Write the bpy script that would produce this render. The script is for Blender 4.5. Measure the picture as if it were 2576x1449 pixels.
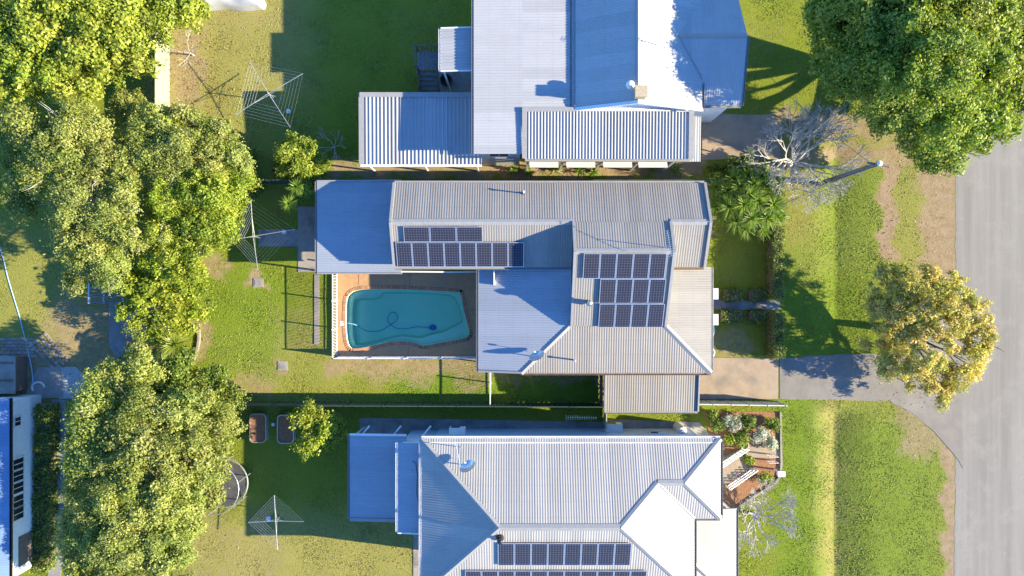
import bpy, bmesh, math, random
import numpy as np
from mathutils import Vector, Matrix
from mathutils.geometry import tessellate_polygon
random.seed(7); np.random.seed(7)
rng = np.random.default_rng(11)
SC = bpy.context.scene
for o in list(bpy.data.objects): bpy.data.objects.remove(o)
COL = SC.collection
R = math.radians

# ------------------------------------------------------------ camera, sky, sun, exposure
CAMH, FPX, CX, CY = 46.0, 1710.0, 1288.0, 724.5
cam = bpy.data.cameras.new('camera'); camo = bpy.data.objects.new('camera', cam); COL.objects.link(camo)
camo.location = (0, 0, CAMH); camo.rotation_euler = (0, 0, 0)
cam.sensor_width = 36; cam.lens = 36 * FPX / 2576.0; cam.clip_end = 3000; cam.clip_start = 0.5
SC.camera = camo
SUN_EL = 22.8
SUN_DIR = Vector((math.cos(R(SUN_EL)) * math.cos(R(7.5)), -math.cos(R(SUN_EL)) * math.sin(R(7.5)), math.sin(R(SUN_EL))))
world = bpy.data.worlds.new('World'); SC.world = world; world.use_nodes = True
wn = world.node_tree.nodes; wl = world.node_tree.links
bg = wn['Background']; sky = wn.new('ShaderNodeTexSky'); sky.sky_type = 'NISHITA'; sky.sun_disc = False
sky.sun_elevation = R(SUN_EL); sky.sun_rotation = R(97.5); sky.air_density = 1.0; sky.dust_density = 0.0; sky.ozone_density = 10.0
wl.new(sky.outputs[0], bg.inputs[0]); bg.inputs[1].default_value = 0.14
sl = bpy.data.lights.new('sun', 'SUN'); sl.energy = 5.0; sl.angle = R(0.5); sl.color = (1.0, 0.865, 0.58)
so = bpy.data.objects.new('sun', sl); COL.objects.link(so); so.rotation_euler = SUN_DIR.to_track_quat('Z', 'Y').to_euler()
SC.view_settings.view_transform = 'Standard'; SC.view_settings.look = 'None'
SC.view_settings.gamma = 1; SC.view_settings.use_curve_mapping = False
SC.view_settings.exposure = 1.75
SC.render.engine = 'CYCLES'
try:
    SC.cycles.transparent_max_bounces = 16
except Exception: pass

# ------------------------------------------------------------ helpers
def S(z): return (CAMH - z) / FPX
def W(dx, dy, z=0.0): return Vector(((dx - CX) * S(z), (CY - dy) * S(z), z))

def thing(name, label, cat, loc, group=None):
    o = bpy.data.objects.new(name, None); COL.objects.link(o)
    o.empty_display_size = 0.3
    o.location = loc; o['label'] = label; o['category'] = cat
    if group: o['group'] = group
    return o
def tag(o, label, cat, group=None):
    o['label'] = label; o['category'] = cat
    if group: o['group'] = group
    return o
def wloc(o):
    v = Vector((0, 0, 0))
    while o is not None:
        v += o.location; o = o.parent
    return v

class MB:
    def __init__(s): s.v = []; s.f = []
    def add(s, vs, fs):
        n = len(s.v); s.v += [tuple(p) for p in vs]; s.f += [tuple(i + n for i in f) for f in fs]; return s
    def box(s, x0, x1, y0, y1, z0, z1):
        return s.add([(x0,y0,z0),(x1,y0,z0),(x1,y1,z0),(x0,y1,z0),(x0,y0,z1),(x1,y0,z1),(x1,y1,z1),(x0,y1,z1)],
                     [(0,3,2,1),(4,5,6,7),(0,1,5,4),(1,2,6,5),(2,3,7,6),(3,0,4,7)])
    def bar(s, p0, p1, w, h, up=(0,0,1)):
        p0 = Vector(p0); p1 = Vector(p1); d = (p1 - p0).normalized(); up = Vector(up)
        if abs(d.dot(up)) > 0.99: up = Vector((1,0,0))
        a = d.cross(up).normalized() * (w/2); b = a.cross(d).normalized() * (h/2)
        vs = [p + q for p in (p0, p1) for q in (-a-b, a-b, a+b, -a+b)]
        return s.add(vs, [(0,1,2,3),(7,6,5,4),(0,4,5,1),(1,5,6,2),(2,6,7,3),(3,7,4,0)])
    def tube(s, pts, r, n=6, cap=True):
        pts = [Vector(p) for p in pts]
        rs = r if isinstance(r, (list, tuple)) else [r]*len(pts)
        base = len(s.v); prev = None
        for i, p in enumerate(pts):
            d = (pts[min(i+1,len(pts)-1)] - pts[max(i-1,0)]).normalized()
            if prev is None:
                u = d.cross(Vector((0,0,1)) if abs(d.z) < 0.9 else Vector((1,0,0))).normalized()
            else:
                u = (prev - d*prev.dot(d)).normalized()
            prev = u; w = d.cross(u)
            for k in range(n):
                a = 2*math.pi*k/n; s.v.append(tuple(p + (u*math.cos(a) + w*math.sin(a))*rs[i]))
        for i in range(len(pts)-1):
            for k in range(n):
                a = base+i*n+k; b = base+i*n+(k+1)%n; s.f.append((a, b, b+n, a+n))
        if cap:
            s.f.append(tuple(base+k for k in reversed(range(n)))); e = base+(len(pts)-1)*n
            s.f.append(tuple(e+k for k in range(n)))
        return s
    def lathe(s, c, prof, n=16):
        base = len(s.v); c = Vector(c)
        for r, z in prof:
            for k in range(n):
                a = 2*math.pi*k/n; s.v.append((c.x+r*math.cos(a), c.y+r*math.sin(a), c.z+z))
        for i in range(len(prof)-1):
            for k in range(n):
                a = base+i*n+k; b = base+i*n+(k+1)%n; s.f.append((a,b,b+n,a+n))
        s.f.append(tuple(base+k for k in reversed(range(n)))); e = base+(len(prof)-1)*n
        s.f.append(tuple(e+k for k in range(n)))
        return s
    def prism(s, poly, z0, z1):           # vertical prism over a plan polygon
        n = len(poly); base = len(s.v)
        s.v += [(p[0],p[1],z0) for p in poly] + [(p[0],p[1],z1) for p in poly]
        area = sum(poly[i][0]*poly[(i+1)%n][1]-poly[(i+1)%n][0]*poly[i][1] for i in range(n))
        o = list(range(n)) if area > 0 else list(reversed(range(n)))
        s.f.append(tuple(base+i for i in reversed(o))); s.f.append(tuple(base+n+i for i in o))
        for j in range(n):
            a, b = o[j], o[(j+1)%n]; s.f.append((base+a, base+b, base+n+b, base+n+a))
        return s
    def build(s, name, m, parent=None, smooth=False, off=None):
        o3 = wloc(parent) if off is None else Vector(off)
        me = bpy.data.meshes.new(name)
        me.from_pydata([(a-o3.x, b-o3.y, c-o3.z) for a,b,c in s.v], [], s.f)
        if m: me.materials.append(m)
        if smooth: me.polygons.foreach_set('use_smooth', [True]*len(me.polygons))
        me.update()
        o = bpy.data.objects.new(name, me); COL.objects.link(o)
        if parent: o.parent = parent
        elif off is not None: o.location = o3
        return o

def inst(name, me, parent, loc, rotz=0.0, rot=None):
    o = bpy.data.objects.new(name, me); COL.objects.link(o); o.parent = parent
    o.location = Vector(loc) - wloc(parent); o.rotation_euler = rot if rot else (0,0,rotz)
    return o
def rawmesh(name, mb, m):
    me = bpy.data.meshes.new(name); me.from_pydata(mb.v, [], mb.f); me.materials.append(m); me.update(); return me
def structure(o, kind='structure'):
    o['kind'] = kind; return o

# ------------------------------------------------------------ materials
def newmat(name):
    m = bpy.data.materials.new(name); m.use_nodes = True
    return m, m.node_tree.nodes, m.node_tree.links, m.node_tree.nodes['Principled BSDF']
def mixrgb(n, l, fac, a, b, mode='MIX'):
    x = n.new('ShaderNodeMix'); x.data_type = 'RGBA'; x.blend_type = mode
    for sock, val in ((x.inputs[0], fac), (x.inputs[6], a), (x.inputs[7], b)):
        if hasattr(val, 'links'): l.new(val, sock)
        elif isinstance(val, (int, float)): sock.default_value = val
        else: sock.default_value = (*val, 1) if len(val) == 3 else val
    return x.outputs[2]
def noise(n, l, scale, detail=4, rough=0.55, vec=None, dist=0.0):
    t = n.new('ShaderNodeTexNoise'); t.inputs['Scale'].default_value = scale; t.inputs['Detail'].default_value = detail
    t.inputs['Roughness'].default_value = rough; t.inputs['Distortion'].default_value = dist
    if vec is None:
        g = n.new('ShaderNodeNewGeometry'); vec = g.outputs['Position']
    l.new(vec, t.inputs['Vector']); return t.outputs['Fac']
def ramp(n, l, fac, lo, hi):
    r = n.new('ShaderNodeMapRange'); r.inputs[1].default_value = lo; r.inputs[2].default_value = hi
    l.new(fac, r.inputs[0]); return r.outputs[0]
def mat(name, c1, c2=None, scale=3.0, rough=0.7, metal=0.0, bump=0.0, bscale=30, spec=0.4, c3=None, s3=0.4, objvar=0.0):
    m, n, l, b = newmat(name)
    b.inputs['Roughness'].default_value = rough; b.inputs['Metallic'].default_value = metal
    b.inputs['Specular IOR Level'].default_value = spec
    col = None
    if c2 is None: b.inputs['Base Color'].default_value = (*c1, 1)
    else:
        f = ramp(n, l, noise(n, l, scale, 6, 0.6), 0.35, 0.65)
        col = mixrgb(n, l, f, c1, c2)
        if c3 is not None:
            f3 = ramp(n, l, noise(n, l, s3, 5, 0.6), 0.5, 0.72); col = mixrgb(n, l, f3, col, c3)
        l.new(col, b.inputs['Base Color'])
    if objvar:
        oi = n.new('ShaderNodeObjectInfo'); hv = n.new('ShaderNodeHueSaturation')
        mr = n.new('ShaderNodeMapRange'); mr.inputs[3].default_value = 1-objvar; mr.inputs[4].default_value = 1+objvar
        l.new(oi.outputs['Random'], mr.inputs[0]); l.new(mr.outputs[0], hv.inputs['Value'])
        if col is not None: l.new(col, hv.inputs['Color'])
        else: hv.inputs['Color'].default_value = (*c1, 1)
        l.new(hv.outputs[0], b.inputs['Base Color'])
    if bump:
        bp = n.new('ShaderNodeBump'); bp.inputs['Strength'].default_value = bump; bp.inputs['Distance'].default_value = 0.02
        l.new(noise(n, l, bscale, 3), bp.inputs['Height']); l.new(bp.outputs[0], b.inputs['Normal'])
    return m

M = {}
def roofmat(name, c1, c2, stain, rough=0.55, metal=0.06, sfac=0.5):
    m, n, l, b = newmat(name)
    b.inputs['Roughness'].default_value = rough; b.inputs['Metallic'].default_value = metal
    f = ramp(n, l, noise(n, l, 0.9, 6, 0.65), 0.3, 0.7)
    col = mixrgb(n, l, f, c1, c2)
    f2 = ramp(n, l, noise(n, l, 2.6, 7, 0.7, dist=0.6), 0.56, 0.8)
    mm = n.new('ShaderNodeMath'); mm.operation = 'MULTIPLY'; mm.inputs[1].default_value = sfac; l.new(f2, mm.inputs[0])
    col = mixrgb(n, l, mm.outputs[0], col, stain)
    tc = n.new('ShaderNodeTexCoord'); mp = n.new('ShaderNodeMapping'); mp.inputs['Scale'].default_value = (7.0, 0.55, 1.0); l.new(tc.outputs['UV'], mp.inputs[0])
    f3 = ramp(n, l, noise(n, l, 1.0, 6, 0.7, mp.outputs[0]), 0.48, 0.78); m3 = n.new('ShaderNodeMath'); m3.operation = 'MULTIPLY'; m3.inputs[1].default_value = sfac*1.3; l.new(f3, m3.inputs[0])
    col = mixrgb(n, l, m3.outputs[0], col, stain)
    sv = n.new('ShaderNodeSeparateXYZ'); l.new(tc.outputs['UV'], sv.inputs[0]); fm = n.new('ShaderNodeMath'); fm.operation = 'PINGPONG'; fm.inputs[1].default_value = 0.45; l.new(sv.outputs[1], fm.inputs[0])
    sc_ = n.new('ShaderNodeMath'); sc_.operation = 'LESS_THAN'; sc_.inputs[1].default_value = 0.018; l.new(fm.outputs[0], sc_.inputs[0]); m4 = n.new('ShaderNodeMath'); m4.operation = 'MULTIPLY'; m4.inputs[1].default_value = 0.35; l.new(sc_.outputs[0], m4.inputs[0])
    col = mixrgb(n, l, m4.outputs[0], col, stain)
    oi = n.new('ShaderNodeObjectInfo'); hv = n.new('ShaderNodeHueSaturation')
    mr = n.new('ShaderNodeMapRange'); mr.inputs[3].default_value = 0.91; mr.inputs[4].default_value = 1.07
    l.new(oi.outputs['Random'], mr.inputs[0]); l.new(mr.outputs[0], hv.inputs['Value']); l.new(col, hv.inputs['Color'])
    l.new(hv.outputs[0], b.inputs['Base Color'])
    rr = n.new('ShaderNodeMapRange'); rr.inputs[3].default_value = rough-0.06; rr.inputs[4].default_value = rough+0.12
    l.new(f, rr.inputs[0]); l.new(rr.outputs[0], b.inputs['Roughness'])
    return m
M['roof'] = roofmat('zinc_roof', (0.258,0.244,0.226), (0.23,0.216,0.20), (0.19,0.163,0.142))
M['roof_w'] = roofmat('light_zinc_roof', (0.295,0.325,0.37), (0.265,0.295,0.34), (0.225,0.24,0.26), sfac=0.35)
M['roof_s'] = roofmat('pale_zinc_roof', (0.35,0.335,0.315), (0.315,0.30,0.285), (0.25,0.235,0.215), sfac=0.35)
M['roof_n'] = roofmat('white_steel_roof', (0.365,0.37,0.38), (0.33,0.335,0.345), (0.275,0.27,0.265), sfac=0.3)
M['roof_b'] = roofmat('shade_blue_steel_roof', (0.16,0.25,0.40), (0.14,0.23,0.37), (0.14,0.2,0.3), sfac=0.3)  # bluish tree shade is put into this roof's base colour
M['trim'] = mat('galvanised_flashing', (0.30,0.297,0.293), (0.26,0.257,0.253), 5, 0.5, 0.1)
M['white'] = mat('white_paint', (0.72,0.72,0.70), (0.64,0.64,0.62), 4, 0.5)
M['offwhite'] = mat('cream_paint', (0.6,0.57,0.5), (0.52,0.49,0.42), 3, 0.6)
M['wall'] = mat('weatherboard_paint', (0.40,0.39,0.35), (0.35,0.34,0.31), 2, 0.6)
M['darkboard'] = mat('brown_cladding', (0.10,0.075,0.055), (0.075,0.055,0.042), 4, 0.7)
M['wallblue'] = mat('pale_blue_wall', (0.60,0.68,0.74), (0.52,0.6,0.66), 2, 0.6)
M['bluewhite'] = mat('blue_white_wall', (0.70,0.72,0.74), (0.64,0.66,0.69), 2, 0.6)
M['glass'] = mat('window_glass', (0.02,0.025,0.03), rough=0.08, spec=0.6)
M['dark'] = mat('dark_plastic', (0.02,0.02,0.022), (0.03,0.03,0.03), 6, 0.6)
M['darkmetal'] = mat('dark_metal', (0.06,0.06,0.065), rough=0.4, metal=0.8)
M['steel'] = mat('galvanised_steel', (0.62,0.63,0.64), (0.5,0.51,0.52), 9, 0.35, 0.7)
M['conc'] = mat('concrete', (0.30,0.27,0.235), (0.24,0.215,0.19), 2.5, 0.85, bump=0.25, bscale=60, c3=(0.17,0.15,0.13), s3=0.8)
M['slab'] = mat('grey_concrete', (0.25,0.25,0.245), (0.19,0.19,0.185), 2.5, 0.85, bump=0.25, bscale=60, c3=(0.13,0.13,0.12), s3=0.7)
M['drive'] = mat('stained_concrete', (0.34,0.265,0.19), (0.28,0.215,0.155), 1.6, 0.85, bump=0.3, bscale=70, c3=(0.2,0.17,0.14), s3=0.6)
M['deck'] = mat('pebble_paving', (0.46,0.27,0.135), (0.385,0.225,0.115), 5, 0.8, bump=0.4, bscale=80, c3=(0.31,0.21,0.135), s3=0.5)
M['brick'] = mat('coping_brick', (0.45,0.22,0.12), (0.36,0.18,0.1), 7, 0.8, objvar=0.22)
M['paver'] = mat('paver', (0.3,0.25,0.21), (0.24,0.2,0.17), 5, 0.85, objvar=0.2)
M['asph'] = mat('worn_asphalt', (0.22,0.20,0.175), (0.18,0.165,0.145), 1.2, 0.9, bump=0.5, bscale=90, c3=(0.245,0.225,0.20), s3=0.35)
M['road'] = mat('road_asphalt', (0.26,0.245,0.23), (0.23,0.215,0.20), 0.5, 0.9, bump=0.5, bscale=80, c3=(0.205,0.19,0.175), s3=0.25)
def roadmat():
    m, n, l, b = newmat('road_asphalt'); g = n.new('ShaderNodeNewGeometry'); mp = n.new('ShaderNodeMapping'); mp.inputs['Scale'].default_value = (1.0,.045,1)
    l.new(g.outputs['Position'], mp.inputs[0]); st = ramp(n, l, noise(n, l, 1.3, 5, .6, mp.outputs[0]), .35, .65)
    c = mixrgb(n, l, st, (0.27,0.255,0.228), (0.185,0.172,0.154)); c = mixrgb(n, l, ramp(n, l, noise(n, l, .5, 6, .65), .5, .75), c, (0.30,0.28,0.25))
    c = mixrgb(n, l, ramp(n, l, noise(n, l, 26, 3, .7), .35, .75), c, (0.16,0.15,0.135)); c = mixrgb(n, l, ramp(n, l, noise(n, l, 2.2, 8, .75, dist=1.5), .63, .70), c, (0.13,0.12,0.108))
    l.new(c, b.inputs['Base Color']); b.inputs['Roughness'].default_value = .9; bp = n.new('ShaderNodeBump'); bp.inputs['Strength'].default_value = .6; bp.inputs['Distance'].default_value = .02
    l.new(noise(n, l, 40, 3), bp.inputs['Height']); l.new(bp.outputs[0], b.inputs['Normal']); return m
M['road'] = roadmat()
M['dirt'] = mat('bare_dirt', (0.24,0.17,0.11), (0.18,0.125,0.08), 3, 0.95, bump=0.8, bscale=25)
M['mulch'] = mat('red_mulch', (0.30,0.15,0.075), (0.2,0.1,0.055), 6, 0.95, bump=1.0, bscale=18)
M['gravel'] = mat('pale_gravel', (0.48,0.47,0.45), (0.2,0.2,0.19), 14, 0.9, bump=1.0, bscale=30)
M['wood'] = mat('weathered_timber', (0.16,0.12,0.09), (0.11,0.085,0.065), 6, 0.8)
M['greywood'] = mat('grey_timber', (0.20,0.195,0.19), (0.14,0.135,0.13), 6, 0.8, objvar=0.1)
M['bark'] = mat('bark', (0.15,0.12,0.095), (0.09,0.07,0.055), 5, 0.95, bump=0.6, bscale=12)
M['palebark'] = mat('pale_bark', (0.42,0.40,0.38), (0.30,0.285,0.27), 5, 0.9)
M['whitebark'] = mat('white_bark', (0.47,0.45,0.41), (0.32,0.30,0.275), 3, 0.9)
M['pole'] = mat('pole_timber', (0.17,0.16,0.15), (0.12,0.11,0.1), 5, 0.9)
M['green_fence'] = mat('dark_green_steel', (0.045,0.085,0.06), (0.035,0.065,0.05), 2, 0.5, 0.1)
M['pale_fence'] = mat('pale_green_steel', (0.40,0.42,0.28), (0.36,0.38,0.25), 2, 0.5, 0.1)
M['bluehose'] = mat('blue_hose', (0.03,0.12,0.45), (0.05,0.2,0.55), 30, 0.4)
M['lightblue'] = mat('pale_blue_hose', (0.25,0.42,0.6), (0.3,0.48,0.65), 20, 0.4)
M['bucket'] = mat('pale_plastic', (0.6,0.66,0.72), (0.56,0.62,0.68), 5, 0.4)
M['brickchim'] = mat('chimney_render', (0.42,0.35,0.24), (0.34,0.28,0.19), 8, 0.85, bump=0.4)
M['tarp'] = mat('silver_tarp', (0.55,0.57,0.62), (0.48,0.5,0.55), 3, 0.4, 0.3, bump=0.4, bscale=6)
M['acwhite'] = mat('unit_casing', (0.66,0.66,0.63), (0.6,0.6,0.57), 4, 0.5)
M['rust'] = mat('brown_gutter', (0.16,0.10,0.065), (0.22,0.15,0.1), 4, 0.6)
M['trampmat'] = mat('trampoline_fabric', (0.05,0.05,0.055), (0.09,0.085,0.08), 3, 0.7)
M['orange'] = mat('tan_board', (0.5,0.3,0.14), rough=0.7)

def leafmat(name, trans=0.35, rough=0.5):
    m, n, l, b = newmat(name)
    at = n.new('ShaderNodeAttribute'); at.attribute_name = 'leafcol'
    l.new(at.outputs['Color'], b.inputs['Base Color']); b.inputs['Roughness'].default_value = rough
    b.inputs['Specular IOR Level'].default_value = 0.35
    t = n.new('ShaderNodeBsdfTranslucent'); mx = n.new('ShaderNodeMixShader'); mx.inputs[0].default_value = trans
    hv = n.new('ShaderNodeHueSaturation'); hv.inputs['Saturation'].default_value = 1.15; hv.inputs['Value'].default_value = 1.4
    l.new(at.outputs['Color'], hv.inputs['Color']); l.new(hv.outputs[0], t.inputs[0])
    l.new(b.outputs[0], mx.inputs[1]); l.new(t.outputs[0], mx.inputs[2])
    l.new(mx.outputs[0], n['Material Output'].inputs[0]); return m
M['leaf'] = leafmat('foliage'); M['grass'] = leafmat('grass_blades', 0.3, 0.6)

def solarmat():
    m, n, l, b = newmat('solar_cells')
    tc = n.new('ShaderNodeTexCoord'); sp = n.new('ShaderNodeSeparateXYZ'); l.new(tc.outputs['UV'], sp.inputs[0])
    lines = []
    for i, cnt in ((0, 6), (1, 10)):
        mu = n.new('ShaderNodeMath'); mu.operation = 'MULTIPLY'; mu.inputs[1].default_value = cnt; l.new(sp.outputs[i], mu.inputs[0])
        fr = n.new('ShaderNodeMath'); fr.operation = 'FRACT'; l.new(mu.outputs[0], fr.inputs[0])
        su = n.new('ShaderNodeMath'); su.operation = 'SUBTRACT'; su.inputs[1].default_value = 0.5; l.new(fr.outputs[0], su.inputs[0])
        ab = n.new('ShaderNodeMath'); ab.operation = 'ABSOLUTE'; l.new(su.outputs[0], ab.inputs[0])
        gt = n.new('ShaderNodeMath'); gt.operation = 'GREATER_THAN'; gt.inputs[1].default_value = 0.472; l.new(ab.outputs[0], gt.inputs[0])
        lines.append(gt.outputs[0])
    mx = n.new('ShaderNodeMath'); mx.operation = 'MAXIMUM'; l.new(lines[0], mx.inputs[0]); l.new(lines[1], mx.inputs[1])
    oi = n.new('ShaderNodeObjectInfo')
    f = noise(n, l, 5.0, 3)
    cell = mixrgb(n, l, oi.outputs['Random'], (0.016,0.019,0.038), (0.024,0.024,0.034))
    cell = mixrgb(n, l, ramp(n, l, f, 0.45, 0.7), cell, (0.016,0.02,0.055))
    col = mixrgb(n, l, mx.outputs[0], cell, (0.19,0.185,0.175))
    l.new(col, b.inputs['Base Color']); b.inputs['Roughness'].default_value = 0.22; b.inputs['Specular IOR Level'].default_value = 0.35
    return m
M['solar'] = solarmat()

def groundmat():
    m, n, l, b = newmat('lawn_soil')
    at = n.new('ShaderNodeAttribute'); at.attribute_name = 'dirt'
    sep = n.new('ShaderNodeSeparateColor'); l.new(at.outputs['Color'], sep.inputs[0])
    big = ramp(n, l, noise(n, l, 0.35, 5, 0.6), 0.35, 0.65)
    med = ramp(n, l, noise(n, l, 2.2, 6, 0.65), 0.35, 0.65)
    fine = ramp(n, l, noise(n, l, 16, 4, 0.6), 0.3, 0.7)
    g = mixrgb(n, l, big, (0.16,0.195,0.022), (0.205,0.215,0.035))
    g = mixrgb(n, l, med, g, (0.19,0.23,0.02))
    g = mixrgb(n, l, sep.outputs[1], g, (0.30,0.26,0.09))
    g = mixrgb(n, l, sep.outputs[2], g, (0.13,0.21,0.018))
    dk = n.new('ShaderNodeMath'); dk.operation = 'MULTIPLY'; dk.inputs[1].default_value = 0.32; l.new(fine, dk.inputs[0])
    g = mixrgb(n, l, dk.outputs[0], g, (0.07,0.09,0.014))
    d = mixrgb(n, l, med, (0.25,0.175,0.105), (0.33,0.25,0.16))
    d = mixrgb(n, l, dk.outputs[0], d, (0.15,0.1,0.06))
    # dirt mask broken up by noise
    br = n.new('ShaderNodeMath'); br.operation = 'ADD'; l.new(sep.outputs[0], br.inputs[0])
    nb = noise(n, l, 3.5, 7, 0.7); sc = n.new('ShaderNodeMapRange'); sc.inputs[3].default_value = -0.75; sc.inputs[4].default_value = 0.75
    l.new(nb, sc.inputs[0]); l.new(sc.outputs[0], br.inputs[1])
    msk = ramp(n, l, br.outputs[0], 0.3, 0.85)
    col = mixrgb(n, l, msk, g, d)
    l.new(col, b.inputs['Base Color']); b.inputs['Roughness'].default_value = 0.95; b.inputs['Specular IOR Level'].default_value = 0.1
    bp = n.new('ShaderNodeBump'); bp.inputs['Strength'].default_value = 0.7; bp.inputs['Distance'].default_value = 0.04
    l.new(noise(n, l, 9, 5, 0.7), bp.inputs['Height']); l.new(bp.outputs[0], b.inputs['Normal'])
    return m
M['ground'] = groundmat()

# ------------------------------------------------------------ ground sheet
SWX = W(2106, 0).x
def smooth(a, b, x): t = np.clip((x-a)/(b-a), 0, 1); return t*t*(3-2*t)
def height(x, y):
    x = np.asarray(x, float); y = np.asarray(y, float)
    d = np.where(x < SWX, np.clip((x-SWX+1.6)/1.6, 0, 1)**1.3, np.clip(1-(x-SWX)/2.6, 0, 1)**1.6)
    gate = np.maximum(smooth(-7.9, -8.9, y), smooth(-4.0, -3.0, y) * smooth(11.0, 8.5, y))
    depth = np.where(y < -6, 0.42, 0.26)
    return -depth * d * gate
# worn / dry / lush zones: (type, kind, params in photo-plan metres)
def rect(dx0, dx1, dy0, dy1, soft): 
    a = W(dx0, dy0); b = W(dx1, dy1); return (min(a.x,b.x), max(a.x,b.x), min(a.y,b.y), max(a.y,b.y), soft)
DIRT = [rect(835,1205,905,935,0.7), rect(560,680,955,990,0.6), rect(520,570,655,690,0.4), rect(636,662,692,722,0.25),
        rect(700,722,908,934,0.25), rect(1150,1215,900,975,0.5), rect(1500,1522,940,1015,0.15), rect(1395,1520,937,955,0.4),
        rect(2222,2246,415,655,0.25), rect(2330,2402,400,690,0.9), rect(2380,2405,1010,1460,0.35), rect(1935,2400,290,335,0.7),
        rect(1935,2400,375,402,0.5), rect(2090,2330,300,400,1.8), rect(2280,2400,1010,1130,1.2), rect(432,500,85,260,0.9),
        rect(830,1330,418,440,0.5), rect(1220,1760,405,440,0.4), rect(1790,1850,700,900,1.0), rect(1850,1960,560,900,1.6),
        rect(690,800,780,870,1.4), rect(500,520,800,900,0.3), rect(150,290,780,980,2.2), rect(560,700,1330,1449,1.6), rect(0,120,880,990,0.6),
        rect(1785,1800,460,580,0.4), rect(1785,1880,840,890,0.7), rect(1000,1110,30,150,1.5), rect(430,530,1300,1449,1.5), rect(1230,1400,935,960,0.5),
        rect(540,700,20,60,1.4), rect(1820,1960,60,110,1.6), rect(168,180,380,520,1.0), rect(590,690,930,960,1.0), rect(930,1080,940,960,0.6)]
DIRTW = [.72,.6,.7,1,.8,.6,.7,.6,1,.85,.9,.75,.75,.5,.7,.7,.8,.9,.3,.22,.38,.7,.7,.42,.8,.8,.6,.28,.4,.5,.4,.35,.4,.4,.6]
DRY = [rect(430,720,0,430,3.0), rect(500,1060,1330,1460,2.0), rect(1990,2400,400,660,2.0), rect(2055,2100,1010,1460,0.6), rect(2120,2400,1000,1460,3.0), rect(560,860,870,990,1.5), rect(0,330,590,860,2.0)]
DRYW = [.75,.7,.5,.8,.35,.35,.5]
LUSH = [rect(1000,1230,950,990,0.5), rect(1970,2050,1020,1460,1.0), rect(530,690,690,930,1.0), rect(2080,2200,420,880,1.2), rect(1240,1510,965,1000,0.4), rect(2180,2330,1080,1449,2.0), rect(1960,2100,640,900,1.0), rect(640,900,300,430,1.5)]
LUSHW = [.9,.7,.6,.6,.9,.6,.5,.5]
def zone(lst, ws, x, y):
    m = np.zeros_like(x)
    x, y = (x+.28*np.sin(y*2.1+1.3*np.sin(x*1.3))+.13*np.sin(y*5.3+x*3.1), y+.26*np.sin(x*1.9+1.1*np.sin(y*1.7))+.12*np.sin(x*6.1-y*2.7))
    for (x0,x1,y0,y1,s), w in zip(lst, ws):
        dx = np.maximum(np.maximum(x0-x, x-x1), 0); dy = np.maximum(np.maximum(y0-y, y-y1), 0)
        m = np.maximum(m, w*np.clip(1-np.hypot(dx,dy)/(s+.25), 0, 1))
    return m
def inpoly(poly, x, y):
    ins = np.zeros(x.shape, bool); n = len(poly)
    for i in range(n):
        x0,y0 = poly[i][:2]; x1,y1 = poly[(i+1)%n][:2]
        if y0 == y1: continue
        c = ((y0 > y) != (y1 > y)) & (x < (x1-x0)*(y-y0)/(y1-y0)+x0); ins ^= c
    return ins
DZ = 0.32                                     # pool deck level
dk0 = W(846, 684, DZ); dk1 = W(1203, 899, DZ)
def make_ground():
    xs = np.concatenate([[-700,-300,-120,-60], np.arange(-42, 42.01, 0.22), [60,120,300,700]])
    ys = np.concatenate([[-700,-300,-120,-50], np.arange(-26, 26.01, 0.22), [50,120,300,700]])
    X, Y = np.meshgrid(xs, ys); Z = height(X, Y)
    core = (X > -41) & (X < 28.0) & (np.abs(Y) < 25.5)
    Z = Z - 0.015*((X > 30.6) & (X < 60)) + core*(0.016*np.sin(X*1.3+Y*0.7)*np.sin(Y*1.1-X*0.4))
    nx, ny = len(xs), len(ys)
    v = np.stack([X.ravel(), Y.ravel(), Z.ravel()], 1)
    i, j = np.meshgrid(np.arange(nx-1), np.arange(ny-1)); a = (j*nx+i).ravel()
    q = np.stack([a, a+1, a+nx+1, a+nx], 1)
    cx = v[q,0].mean(1); cy = v[q,1].mean(1)
    hole = (cx > dk0.x+0.4) & (cx < dk1.x-0.4) & (cy > dk1.y+0.4) & (cy < dk0.y-0.4)
    q = q[~hole]
    me = bpy.data.meshes.new('ground'); me.from_pydata(v.tolist(), [], q.tolist()); me.materials.append(M['ground'])
    at = me.color_attributes.new('dirt', 'FLOAT_COLOR', 'POINT')
    x, y = v[:,0], v[:,1]
    c = np.stack([zone(DIRT,DIRTW,x,y), zone(DRY,DRYW,x,y), zone(LUSH,LUSHW,x,y), np.ones_like(x)], 1)
    at.data.foreach_set('color', c.astype(np.float32).ravel())
    me.polygons.foreach_set('use_smooth', [True]*len(me.polygons))
    o = bpy.data.objects.new('ground', me); COL.objects.link(o); structure(o)
make_ground()

def sheet(name, pts, z, m, t=0.12, n=1, kindo='structure'):
    o = MB().prism([(p.x,p.y) for p in pts], z-t, z).build(name, m); return structure(o, kindo)
def rough_edge(p0, p1, n, amp):
    p0 = Vector(p0); p1 = Vector(p1); d = (p1-p0); nn = Vector((-d.y, d.x, 0)).normalized()
    return [p0 + d*(i/n) + nn*random.uniform(-amp, amp) for i in range(n+1)]
EXCL = []                                     # plan polygons where no grass grows
def excl(*p): EXCL.append([(q[0],q[1]) for q in p])
def paved(name, pts, z, m, grow=True):
    o = sheet(name, pts, z, m); excl(*pts); return o

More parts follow.
